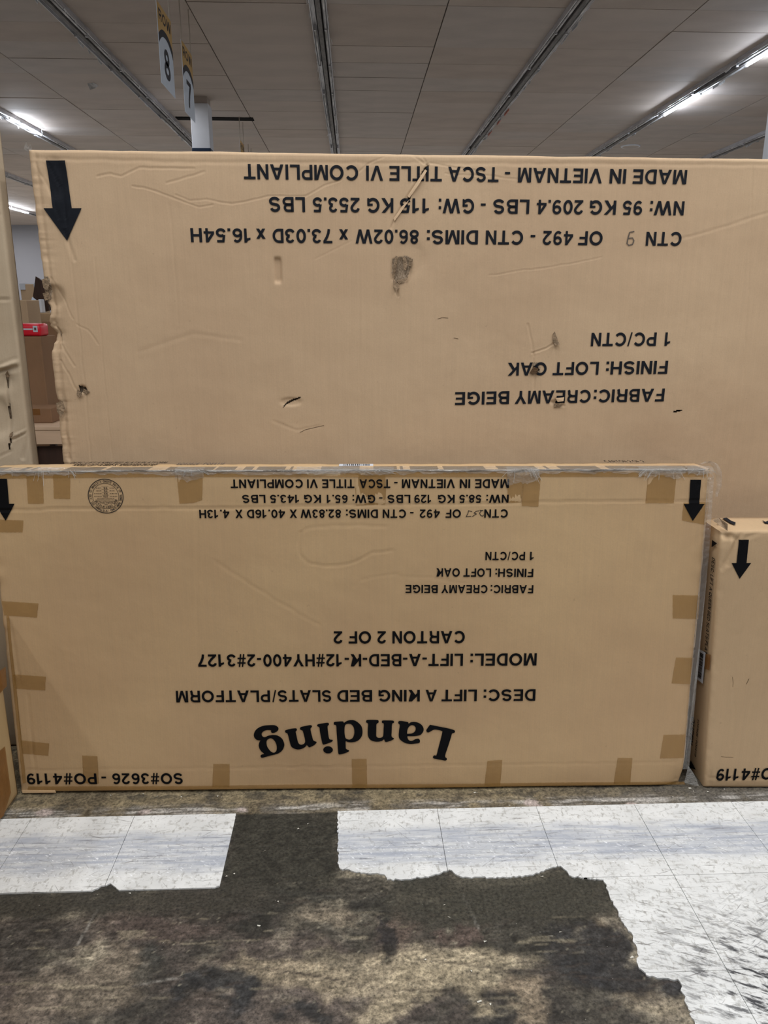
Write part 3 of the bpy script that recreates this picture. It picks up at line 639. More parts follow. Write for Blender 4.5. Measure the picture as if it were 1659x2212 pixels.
# black slab painting the shade of a missing-panel slot by the column, round speaker, snagged scrap
MB().box(-2.70, -1.52, 12.98, 13.16, CEIL-.012, CEIL+.004).build('joint_shade_slab', M['gap'], ceil)
sp = on_z(1362, 316, CEIL); t = thing('ceiling_speaker', 'round flush ceiling speaker at upper right above the big carton', 'speaker', (sp[0], sp[1], CEIL))
mb = MB(); n = 28; v = []; f = []
for rr, zz in ((.0, -.006), (.12, -.010), (.145, -.014), (.165, -.012), (.175, 0.004)):
    v += [(rr*math.cos(2*PI*k/n), rr*math.sin(2*PI*k/n), zz) for k in range(n)]
for q_ in range(2, 4):
    for k in range(n): f.append((q_*n+k, q_*n+(k+1) % n, (q_+1)*n+(k+1) % n, (q_+1)*n+k))
mesh('trim_ring', v, f, M['white'], t)
mesh('grille', v[:3*n], [(q_*n+k, q_*n+(k+1) % n, (q_+1)*n+(k+1) % n, (q_+1)*n+k) for q_ in range(2) for k in range(n)], M['panel3'], t)
# light rows
def light_row(x, y0, y1, lit, label, missing, shards, seedv, red=()):
    rnd = random.Random(seedv)
    t = thing('strip_light_row', label, 'ceiling light', (x, y0, CEIL))
    L_ = y1-y0; zt = .012
    # housing: a shallow inverted channel with two side rails, in 2.44 m units
    MB().box(-.022, .022, 0, L_, -.075, zt, .004).build('channel', M['housing_dark'], t)
    for s_ in (-1, 1):
        k = 0; y = 0.0
        while y < L_-.1:
            ln = min(2.42, L_-y)
            a, b_ = sorted((s_*.034, s_*.082)); c_, d_ = sorted((s_*.076, s_*.083))
            mb = MB().box(a, b_, y, y+ln, -.030, zt, .003).box(c_, d_, y, y+ln, -.058-rnd.random()*.004, -.028)
            mb.build('reflector', M['housing'], t); y += 2.44
        y = .05
        while y < L_-1.2:
            tx = s_*.055
            is_lit = any(a <= y0+y+.6 <= b_ for a, b_ in lit) and s_ == 1
            mi = rnd.random() < missing
            if is_lit:
                for q_ in (.2, .6, 1.0):
                    pl = bpy.data.lights.new('tube_glow', 'POINT'); pl.energy = 9; pl.color = (.78, .87, 1); pl.shadow_soft_size = .03
                    po = bpy.data.objects.new('tube_glow', pl); COL.objects.link(po); po.location = (x+tx, y0+y+q_, CEIL-.13)
                o_ = MB().tube([(tx, y, -.062), (tx, y+1.19, -.062)], .018, 12).build('lit_tube', M['tube_lit'], t, True); o_['label'] = 'glowing fluorescent tube'
            elif not mi:
                MB().tube([(tx, y, -.060), (tx, y+1.19, -.060)], .013, 8).build('fluorescent_tube', M['tube'], t, True)
            MB().box(tx-.012, tx+.012, y-.03, y-.005, -.082, -.03).build('tube_socket', M['housing'], t)
            y += 1.22
    if shards:
        mb = MB(); mr = MB()
        for a, b_ in shards:
            y = a-y0
            while y < b_-y0:
                if rnd.random() < .75:
                    ln = rnd.uniform(.05, .24); xx = rnd.choice((.092, .09, -.09)); dz = rnd.uniform(.01, .035)
                    yy = rnd.uniform(-.01, .01)
                    p = [(xx, y, -.055), (xx+yy, y+ln, -.055), (xx+yy*2, y+ln*.9, -.055-dz), (xx+yy, y+ln*.15, -.055-dz*rnd.uniform(.4, 1.1))]
                    q = [(a_[0]+.003, a_[1], a_[2]) for a_ in p]
                    mb.add(p+q, [(0, 1, 2, 3), (7, 6, 5, 4), (0, 4, 5, 1), (1, 5, 6, 2), (2, 6, 7, 3), (3, 7, 4, 0)])
                y += rnd.uniform(.08, .34)
        for a in red:
            y = a-y0; mr.box(.086, .094, y, y+.32, -.085, -.055)
        o_ = mb.build('diffuser_shards', M['shard'], t); o_['kind'] = 'stuff'; o_['label'] = 'jagged remains of a broken diffuser'
        if red: mr.build('loose_wire', M['shard_red'], t)
    return t
light_row(RX[0], 22.0, 28.1, [(23.0, 25.6)], 'farthest left strip light seen in the gap beside the tall carton, lit', .2, [], 1)
light_row(RX[1], 13.5, 28.1, [], 'unlit strip light in the gap between tall carton and big carton, above the lit one', .0, [], 2)
light_row(RX[2], 11.6, 28.6, [(13.2, 14.6)], 'strip light at upper left with one glowing tube near the carton corner', .1, [(11.8, 15)], 3)
light_row(RX[3], 5.4, 27.4, [], 'long dead strip light running from top left down to the white column', .35, [(8, 10.2), (11, 16)], 4)
light_row(RX[4], 5.1, 27.1, [], 'dead strip light running straight down the middle of the ceiling', .25, [(8, 15)], 5)
light_row(RX[5], 5.1, 27.1, [], 'dead strip light with broken diffuser, slanting down right of centre', .5, [(7.8, 15.5)], 6, (12.0, 12.6, 13.4))
light_row(RX[6], 4.9, 28.1, [(8.3, 9.7), (11.0, 12.5)], 'strip light at upper right with two glowing tubes', .2, [(9.9, 11), (12.6, 16)], 7)
light_row(RX[7], 13.0, 27.6, [], 'unlit strip light at far right, nearest the white post', .1, [(14, 16)], 8)
# scrap stuck on the ceiling
q = on_z(195, 180, CEIL)
tag(mesh('ceiling_scrap', [(q[0]-.04, q[1], CEIL), (q[0]+.05, q[1]-.03, CEIL), (q[0]+.06, q[1]+.02, CEIL-.05), (q[0]-.02, q[1]+.03, CEIL-.07), (q[0]+.1, q[1]+.02, CEIL-.02)], [(0, 1, 2, 3), (1, 4, 2), (0, 3, 4), (0, 4, 1), (3, 2, 4)], M['shard']), 'small white scrap of film caught on the ceiling at upper left', 'scrap')

# columns
def column(x0, x1, y0, y1, label, navy=True):
    t = thing('square_column', label, 'column', ((x0+x1)/2, (y0+y1)/2, 0)); w_, d_ = (x1-x0)/2, (y1-y0)/2
    MB().box(-w_, w_, -d_, d_, 3.585 if navy else 0, 4.16, .006).build('shaft', M['white'], t)
    MB().box(-w_+.012, w_-.012, -d_+.012, d_-.012, 4.155, CEIL+.01, .004).build('column_top', M['panel3'], t)  # top of the column, slightly narrower and in a duller tint
    if navy:
        MB().box(-w_-.006, w_+.006, -d_-.006, d_+.006, 3.26, 3.59, .006).build('navy_band', M['navy'], t)['label'] = 'navy painted band'
        MB().box(-w_, w_, -d_, d_, 0, 3.27, .006).build('lower_shaft', M['white'], t)
    return t
column(-2.235, -1.985, 11.75, 12.03, 'white square column with navy band rising behind the big carton')
q = on_x(1647, 335, 3.9)
column(3.9, 4.12, q[1]-.22, q[1], 'white square column cut off by the right edge of the photo', False)

# hanging row signs
def sign(X, ya, yb, za, zb, num, label, zt):
    t = thing('hanging_sign', label, 'sign', (X, ya, zb))
    wd = yb-ya; ht = zt-zb
    MB().box(-.004, 0, 0, wd, 0, ht).build('sign_board', M['sign_white'], t)
    def P(name, uv, f, m_, off):
        mesh(name, [(off, u*wd, vv*ht) for u, vv in uv], f, m_, t)
    n = 20; out = [(k/n, 1-(.27+.13*abs(2*k/n-1)**2.4)) for k in range(n+1)]; inn = [(k/n, 1-(.355+.155*abs(2*k/n-1)**2.3)) for k in range(n+1)]
    P('gold_field', [(0, 1), (1, 1)]+out[::-1], [tuple(range(n+3))[::-1]], M['sign_gold'], .001)
    P('navy_arch', out+inn, [(k, k+n+1, k+n+2, k+1) for k in range(n)], M['sign_navy'], .0012)
    v, f, _ = text_geo('ROW'); P('sign_text', [(.09+.86*a, .80+.135*b) for a, b in v], f, M['sign_navy'], .0016)
    if num:
        v, f, _ = text_geo(num); w_ = .40 if num == '7' else .42
        P('row_number', [(.5-w_/2+w_*a, .13+.385*b) for a, b in v], f, M['sign_navy'], .0016)
    for yy in (.03, wd-.03):
        MB().tube([(-.002, yy, ht-.01), (-.002, yy+.004, (CEIL-zb+ht)/2), (-.002, yy, CEIL-zb+.003)], .0055, 6).build('hanging_cord', M['cord'], t)
    return t
sign(-1.49, 6.74, 7.22, 0, 3.165, '8', 'hanging aisle sign reading ROW 8, the nearest', 3.74)
sign(-1.58, 8.07, 8.55, 0, 3.25, '7', 'hanging aisle sign reading ROW 7, behind the first', 3.86)
sign(-1.72, 12.9, 13.35, 0, 3.35, None, 'small distant hanging sign peeking over the carton right of the column', 3.92)
sign(-1.86, 15.0, 15.45, 0, 3.30, None, 'farthest hanging sign, hidden but for its cords, right of the column', 3.86)

# ================================================================== BIG CARTON (behind)
BF = Frame((-.845, 2.372, 0), 0, 0)
tl = BF.hit(60, 322); bl = BF.hit(135, 995); sl = (tl[0]-bl[0])/(tl[1]-bl[1])
HB = tl[1]; xb = bl[0]-sl*bl[1]
WB = 2.29
bq = [(xb, 0), (xb+WB, 0), (xb+WB+.01, BF.hit(1659, 341)[1]-.002), (tl[0], HB)]
C = lambda *p: list(p)
big_creases = [
 (C((210, 381), (240, 375), (262, 380), (300, 363), (350, 362), (420, 363)), .006, .0030), (C((285, 402), (310, 405), (355, 418), (390, 432), (430, 449), (460, 443)), .005, .0035), (C((380, 420), (410, 433), (445, 430), (500, 441), (580, 425), (660, 424), (700, 402), (735, 390)), .005, .0030),
 (C((360, 395), (395, 384), (440, 372)), .006, .0028), (C((100, 345), (130, 405), (142, 470)), .008, .003), (C((75, 350), (110, 420), (130, 470)), .008, .003),
 (C((128, 360), (150, 520), (175, 750), (197, 995)), .005, .0026), (C((140, 500), (162, 560)), .012, .004), (C((205, 555), (222, 780), (243, 995)), .004, .0024), (C((108, 600), (140, 650), (158, 690)), .005, .0035), (C((112, 715), (140, 760), (162, 790)), .006, .0035), (C((130, 780), (150, 810), (165, 840)), .006, .004),
 (C((165, 700), (190, 712), (212, 745)), .005, .003), (C((770, 330), (776, 640), (780, 995)), .006, .0010), (C((365, 440), (380, 600), (385, 700)), .008, .0012), (C((1145, 350), (1143, 600)), .005, .0010),
 (C((60, 340), (400, 350), (900, 352), (1659, 356)), .012, .0022), (C((880, 330), (925, 362), (905, 330)), .005, .004), (C((925, 353), (1000, 363), (1030, 370)), .004, .0035), (C((960, 375), (1070, 382), (1120, 388)), .004, .0030), (C((770, 375), (800, 350), (830, 338)), .005, .0030),
 (C((1054, 596), (1110, 586), (1165, 580), (1225, 572), (1300, 555)), .004, .0024), (C((1155, 768), (1150, 740), (1140, 700)), .006, .004), (C((1150, 762), (1180, 752), (1197, 742)), .006, .0045), (C((1153, 762), (1156, 800), (1155, 840)), .006, .0045), (C((1198, 752), (1200, 800), (1208, 868)), .0035, .0025),
 (C((1190, 868), (1218, 878)), .008, .005), (C((680, 560), (760, 520)), .006, .0012), (C((590, 910), (640, 930), (690, 920)), .01, .0015), (C((1625, 360), (1618, 600), (1605, 830)), .006, .002), (C((1460, 520), (1560, 490), (1659, 460)), .01, .0016),
 (C((860, 640), (855, 610)), .008, .005), (C((300, 760), (420, 720), (520, 735)), .015, .0012), (C((100, 640), (118, 700), (130, 860), (150, 990)), .012, .006),
]
big_dents = [(600, 584, .0105, .034, .007, 6), (866, 585, .028, .034, .0045, 4), (880, 560, .05, .05, .003, 2), (178, 842, .012, .012, .006, 2), (1205, 870, .02, .012, .004, 2), (115, 640, .03, .03, .008, 2), (628, 868, .03, .012, .003, 2), (120, 385, .03, .05, .004, 2)]
big_creases += [(C((76, 330), (96, 500), (112, 650), (130, 800), (150, 995)), .012, .006), (C((922, 358), (905, 388), (880, 425), (855, 470), (846, 492)), .0075, .0065)]
relB = Relief(BF, [(p_, w_*.42, d_*.36) for p_, w_, d_ in big_creases], big_dents, .0030, 3)
hit = BF.hit
holesB = [[hit(*p) for p in q] for q in (
 [(611, 881), (622, 872), (633, 867), (648, 860), (650, 856), (636, 861), (625, 865), (615, 873)],
 [(170, 832), (184, 836), (191, 844), (180, 845), (172, 853)],
 [(1452, 889), (1462, 886), (1475, 885), (1470, 888), (1458, 891)],
 [(1150, 792), (1160, 788), (1166, 800), (1156, 806)], [(1196, 722), (1203, 730), (1201, 742), (1195, 738)],
 [(919, 360), (927, 356), (924, 366), (912, 380), (908, 376)], [(880, 426), (890, 418), (886, 430), (876, 438)])]
wearB = [[hit(*p) for p in q] for q in ([(848, 558), (878, 552), (892, 560), (884, 590), (876, 606), (856, 612), (846, 590)], [(75, 600), (104, 596), (110, 620), (108, 645), (95, 660), (75, 660)], [(1150, 784), (1166, 784), (1168, 806), (1150, 808)])]
def warpB(x, z, gx, gz):
    k = np.exp(-(gx/.035)**2)
    n = fbm(z*30, z*0+2, 8, 4)-.5
    bite = np.exp(-((z-hit(95, 655)[1])/.03)**2)*.010+np.exp(-((z-hit(110, 715)[1])/.04)**2)*.018+np.exp(-((z-hit(122, 870)[1])/.03)**2)*.006+np.exp(-((z-hit(80, 560)[1])/.06)**2)*.003
    top = np.clip((gz-(HB-.02))/.02, 0, 1)*(fbm(x*9, x*0, 4, 3)-.5)*.006
    return k*(n*.005+bite*(.45+n*1.6)), k*(bite*.9+np.abs(n)*.008), top*.6
big = thing('shipping_carton', 'tall upside-down printed carton at the back, top edge against the ceiling view', 'carton', frame=BF)
carton_body(big, WB, HB, .42, relB, M['board_big'], bq, zfine=.97, step=.0028, holes=holesB, wear=wearB, warp=warpB)
K = M['ink_blue']
line_print(big, BF, relB, [('MADE', 1366.8, 1483.1), ('IN', 1317, 1352), ('VIETNAM', 1118.7, 1300.5), ('-', 1090.4, 1101.6), ('TSCA', 967.8, 1076.9), ('TITLE', 840.9, 954.5), ('VI', 790.8, 827.6), ('COMPLIANT', 526.5, 773.7)], (526, 354.2, 1483, 367.3), (526, 387, 1483, 398.3), K, 'printed line MADE IN VIETNAM - TSCA TITLE VI COMPLIANT', .008, .0016)
line_print(big, BF, relB, [('NW:', 1403.9, 1477.4), ('95', 1345, 1387.3), ('KG', 1273.7, 1330.3), ('209.4', 1159, 1259.2), ('LBS', 1065, 1142.9), ('-', 1038.3, 1048.8), ('GW:', 947.3, 1024), ('115', 864, 926.5), ('KG', 793.3, 849.6), ('253.5', 675.7, 777), ('LBS', 581.4, 659)], (581, 425.3, 1477, 434.9), (581, 457.5, 1477, 465.3), K, 'printed line of net and gross weights', .008, .0016)
line_print(big, BF, relB, [('CTN', 1395.4, 1472), ('OF', 1249, 1301.4), ('492', 1172.4, 1237.2), ('-', 1145.6, 1155.8), ('CTN', 1049, 1129.6), ('DIMS:', 922, 1032.2), ('86.02W', 768, 904.5), ('x', 732.7, 752), ('73.03D', 588.9, 717.9), ('x', 553.6, 573.8), ('16.54H', 412, 541)], (412, 492.7, 1472, 501.2), (412, 523.2, 1472, 531.4), K, 'printed line of carton number and dimensions', .012, .0014)
line_print(big, BF, relB, [('1', 1435.9, 1447.6), ('PC/CTN', 1276.7, 1417.3)], (1277, 718.9, 1447, 717.9), (1277, 747.8, 1447, 747), K, 'printed line 1 PC/CTN', None, .0014)
line_print(big, BF, relB, [('FINISH:', 1309, 1441.7), ('LOFT', 1194.4, 1293), ('OAK', 1096.7, 1181)], (1097, 783.7, 1442, 779), (1097, 811.6, 1442, 807.4), K, 'printed line FINISH: LOFT OAK', .008, .0016)
line_print(big, BF, relB, [('FABRIC:', 1282.5, 1434.6), ('CREAMY', 1112.3, 1275.7), ('BEIGE', 982.8, 1100)], (983, 847, 1435, 839), (983, 874.8, 1435, 866.7), K, 'printed line FABRIC:CREAMY BEIGE', .008, .0016)
ribbon(big, BF, relB, 'handwritten_number', [(1370, 500), (1360, 502), (1357, 512), (1354, 526), (1358, 530), (1366, 528), (1369, 520), (1366, 514), (1357, 515)], 2.4, M['pen'], .0016, 'handwritten carton number in grey marker')
poly_print(big, BF, relB, 'printed_arrow', [(99.3, 346.6), (140.9, 346.6), (155.5, 450), (176.6, 450), (145.2, 520), (94.5, 450), (114.3, 450)], M['ink_blue'], .0022, .007, 'large black arrow pointing down')
# torn flaps
flap(big, BF, 'torn_flap', [(855, 552), (860, 556), (856, 580), (852, 602), (847, 600), (850, 572)], [.004, .009, .010, .005, .002, .005], M['torn'])
flap(big, BF, 'torn_flap', [(870, 556), (876, 554), (880, 572), (876, 584), (872, 582)], [.002, .003, .004, .005, .004], M['torn'])
flap(big, BF, 'torn_flap', [(884, 557), (892, 562), (888, 576), (882, 574)], [.003, .006, .004, .002], M['torn'])
flap(big, BF, 'torn_flap', [(849, 604), (858, 612), (863, 618), (856, 630), (850, 620)], [.003, .004, .009, .010, .004], M['torn'])
flap(big, BF, 'torn_flap', [(856, 606), (874, 602), (882, 596), (879, 605), (862, 613)], [.002, .003, .004, .006, .004], M['torn'])
flap(big, BF, 'torn_flap', [(906, 384), (918, 366), (922, 370), (904, 400), (884, 428), (880, 424)], [.001, .003, .007, .008, .004, .001], M['board_big'])
flap(big, BF, 'torn_flap', [(868, 446), (884, 432), (868, 456), (852, 478), (850, 472)], [.001, .004, .006, .004, .001], M['board_big'])
flap(big, BF, 'torn_flap', [(168, 838), (174, 846), (180, 852), (172, 858), (166, 852)], [.002, .004, .008, .006, .002], M['torn'])
flap(big, BF, 'torn_flap', [(181, 840), (195, 846), (188, 852), (180, 848)], [.003, .004, .003, .002], M['torn'])
flap(big, BF, 'torn_flap', [(90, 604), (100, 600), (108, 612), (104, 628), (94, 622)], [.000, .002, .004, .006, .001], M['torn'])
flap(big, BF, 'torn_flap', [(92, 634), (104, 630), (110, 644), (98, 650)], [.001, .004, .004, .001], M['torn'])
flap(big, BF, 'torn_flap', [(122, 870), (136, 866), (142, 884), (134, 902), (124, 888)], [.002, .003, .006, .010, .004], M['torn'])
flap(big, BF, 'torn_flap', [(1194, 722), (1198, 716), (1204, 736), (1208, 744), (1198, 746), (1194, 738)], [.002, .003, .006, .008, .008, .003], M['torn'])
flap(big, BF, 'torn_flap', [(1144, 806), (1152, 792), (1162, 796), (1160, 806), (1152, 808)], [.002, .005, .006, .005, .005], M['torn_dark'])
flap(big, BF, 'torn_flap', [(1200, 860), (1218, 858), (1216, 866), (1204, 868)], [.002, .004, .007, .004], M['board_big'])
flap(big, BF, 'torn_flap', [(1196, 872), (1216, 870), (1212, 878), (1196, 880)], [.003, .005, .004, .002], M['torn'])
for px in ([(648, 934), (660, 928), (690, 921), (700, 919)], [(945, 689), (955, 686), (968, 687)], [(980, 730), (990, 732)]):
    ribbon(big, BF, relB, 'scratch', px, .9, M['torn_dark'], .0008)
# frayed film tuft at top left corner
flap(big, BF, 'film_tuft', [(52, 322), (58, 306), (62, 318), (68, 312), (70, 324), (60, 328)], [.002, .006, .004, .008, .003, .001], M['film_edge'])

# ================================================================== FRONT CARTON
FF_ = Frame((-1.0612, 2.1299, 0.004), -.0189, .0574)
fh = FF_.hit
WF, HF, DF = 2.104, 1.024, .125
front_creases = [
 (C((-20, 1102), (60, 1101), (140, 1099), (200, 1098.6), (400, 1097.5), (405, 1099), (520, 1096), (860, 1089.7), (1010, 1088), (1190, 1085), (1320, 1083), (1440, 1080), (1450, 1084), (1490, 1081), (1530, 1081)), .0035, .0026),
 (C((50, 1663), (400, 1660), (760, 1656), (1000, 1652), (1290, 1650), (1465, 1646)), .0028, .0012),
 (C((648, 1150), (644, 1175), (648, 1200), (664, 1215), (705, 1222), (750, 1220), (775, 1210), (800, 1196), (850, 1188)), .004, .0020), (C((648, 1152), (662, 1142), (690, 1137), (760, 1135), (835, 1137)), .005, .0012),
 (C((764, 1268), (775, 1256), (800, 1247), (835, 1242), (860, 1240)), .004, .0009), (C((460, 1210), (540, 1262), (600, 1300), (690, 1350)), .005, .0010), (C((860, 1245), (930, 1249), (1010, 1262)), .004, .0009), (C((425, 1090), (425, 1330), (428, 1450)), .004, .0006),
 (C((640, 1010), (680, 1016), (760, 1024), (800, 1012)), .006, .004), (C((1100, 1012), (1130, 1020), (1160, 1010)), .005, .004), (C((1400, 1022), (1460, 1018), (1510, 1024)), .006, .003), (C((60, 1500), (68, 1600), (80, 1690)), .005, .0015), (C((20, 1340), (42, 1460)), .005, .002),
 (C((1508, 1040), (1520, 1100), (1514, 1200)), .004, .002), (C((1490, 1400), (1470, 1600), (1462, 1690)), .006, .002), (C((70, 1560), (72, 1640)), .004, .001), (C((1000, 1030), (1030, 1100)), .003, .0006),
]
relF = Relief(FF_, [(p_, max(w_*.8, .003), d_*.7) for p_, w_, d_ in front_creases], [(700, 1012, .05, .02, .003, 2), (1520, 1012, .04, .02, .003, 2), (383, 1015, .02, .012, .002, 2)], .0028, 12)
holesF = [[fh(*p) for p in [(1455, 1012.5), (1500, 1009), (1530, 1008), (1541, 1011), (1539, 1016), (1528, 1013.5), (1500, 1013), (1470, 1014.5)]]]
front = thing('shipping_carton', 'long flat carton with taped edges and large serif logo, standing in front', 'carton', frame=FF_)
def warpF(x, z, gx, gz):
    k = np.exp(-((WF-gx)/.02)**2); n = fbm(z*14, z*0+3, 18, 3)-.5
    kl = np.exp(-(gx/.02)**2); t_ = np.clip((gz-(HF-.012))/.012, 0, 1); nn = fbm(x*16, x*0+1, 27, 4)-.5
    cr = np.exp(-((WF-gx)/.05)**2)*np.exp(-((gz)/.05)**2)
    return k*n*.008+kl*n*.006-cr*.010, (k+kl)*np.abs(n)*.010+t_*np.abs(nn)*.006+cr*.008, t_*nn*.005+cr*.006*np.clip(1-gz/.03, 0, 1)
carton_body(front, WF, HF, DF, relF, M['board_front'], [(0, 0), (WF, 0), (WF, HF), (0, HF)], zfine=0, step=.0052, holes=holesF, warp=warpF)
I = M['ink']
line_print(front, FF_, relF, [('MADE', 1025.9, 1099.5), ('IN', 993, 1015.5), ('VIETNAM', 868.2, 982.6), ('-', 851.3, 858.8), ('TSCA', 776.6, 843.2), ('TITLE', 695.7, 765.6), ('VI', 663.4, 686.6), ('COMPLIANT', 498.3, 654.3)], (498, 1035.5, 1100, 1034.8), (498, 1053.8, 1100, 1053.8), I, 'printed line MADE IN VIETNAM - TSCA TITLE VI COMPLIANT')
line_print(front, FF_, relF, [('NW:', 1050.3, 1098.6), ('58.5', 992, 1039.7), ('KG', 946, 982), ('129', 895, 931.2), ('LBS', 836.9, 886.4), ('-', 818.9, 826.4), ('GW:', 761.5, 810.7), ('65.1', 706, 750.9), ('KG', 657, 693.5), ('143.5', 583.5, 645.9), ('LBS', 523.3, 573.5)], (523, 1068.7, 1099, 1068.4), (523, 1086, 1099, 1086), I, 'printed line of net and gross weights', .010)
line_print(front, FF_, relF, [('CTN', 1046, 1097), ('OF', 962.3, 995.5), ('492', 906.8, 950), ('-', 885.8, 893.3), ('CTN', 826.7, 877), ('DIMS:', 747.4, 816.4), ('82.83W', 649.3, 736.8), ('X', 625.8, 641.5), ('40.16D', 533.7, 615.8), ('X', 508.6, 524.3), ('4.13H', 430.9, 495.8)], (431, 1100.7, 1097, 1100), (431, 1118.8, 1097, 1118), I, 'printed line of carton number and dimensions')
line_print(front, FF_, relF, [('1', 1144.9, 1153), ('PC/CTN', 1048.5, 1134.2)], (1048, 1191.7, 1153, 1191.7), (1048, 1209.7, 1153, 1209.7), I, 'printed line 1 PC/CTN')
line_print(front, FF_, relF, [('FINISH:', 1070, 1152), ('LOFT', 1001, 1060.8), ('OAK', 942.4, 993.2)], (942, 1227, 1152, 1228.4), (942, 1245, 1152, 1246.4), I, 'printed line FINISH: LOFT OAK')
line_print(front, FF_, relF, [('FABRIC:', 1059.8, 1152), ('CREAMY', 953.2, 1053), ('BEIGE', 875.8, 945.5)], (876, 1263, 1152, 1264), (876, 1280.4, 1152, 1281.4), I, 'printed line FABRIC: CREAMY BEIGE')
line_print(front, FF_, relF, [('CARTON', 847.6, 1004.1), ('2', 815.3, 833.8), ('OF', 753, 801.7), ('2', 720.7, 739.8)], (721, 1363.3, 1004, 1362.5), (721, 1389.8, 1004, 1389), I, 'printed line CARTON 2 OF 2')
line_print(front, FF_, relF, [('MODEL:', 1016, 1159.3), ('LIFT-A-BED-', 783.5, 1000), ('K-12', 704.8, 780.3), ('#HY400', 568.7, 702), ('-2#', 512.5, 564.2), ('3127', 427.6, 509.3)], (428, 1413.7, 1159, 1411), (428, 1440.2, 1159, 1437.6), I, 'printed line with the bed model number')
line_print(front, FF_, relF, [('DESC:', 1044.7, 1156.6), ('LIFT', 953.7, 1030), ('A', 919.2, 943.6), ('KING', 817.7, 906.8), ('BED', 728.6, 803.9), ('SLATS/', 588, 715.4), ('PLATFORM', 380.4, 583.3)], (380, 1492, 1157, 1488.6), (380, 1516.9, 1157, 1513.7), I, 'printed line DESC: LIFT A KING BED SLATS/PLATFORM')
line_print(front, FF_, relF, [('SO#3626', 243.4, 395), ('-', 220, 230), ('PO#4119', 59, 209.5)], (59, 1669.8, 395, 1669), (59, 1693, 395, 1692.2), I, 'printed line SO#3626 - PO#4119')
for px in ([(1043, 1102), (1040, 1103), (1036, 1108), (1038, 1113), (1042, 1115), (1045, 1112)], [(1035, 1103), (1029, 1104), (1024, 1108), (1029, 1110), (1024, 1113), (1020, 1116)], [(1020, 1105), (1012, 1103), (1011, 1108), (1007, 1116), (1018, 1115)], [(1044, 1103), (1036, 1102)]):
    ribbon(front, FF_, relF, 'handwritten_number', px, 1.5, M['pen_dark'], .0012)
poly_print(front, FF_, relF, 'printed_arrow', [(1490.6, 1036), (1513.9, 1036), (1509.8, 1088.5), (1521, 1088.5), (1495.9, 1125), (1476.3, 1088.5), (1487.7, 1088.5)], I, .0022, .008, 'black arrow pointing down, right end')
poly_print(front, FF_, relF, 'printed_arrow', [(-7, 1034), (15.7, 1034), (20, 1088), (32, 1088), (12.5, 1124.7), (-11, 1088), (-2, 1088)], I, .0022, .008, 'black arrow pointing down, left end')
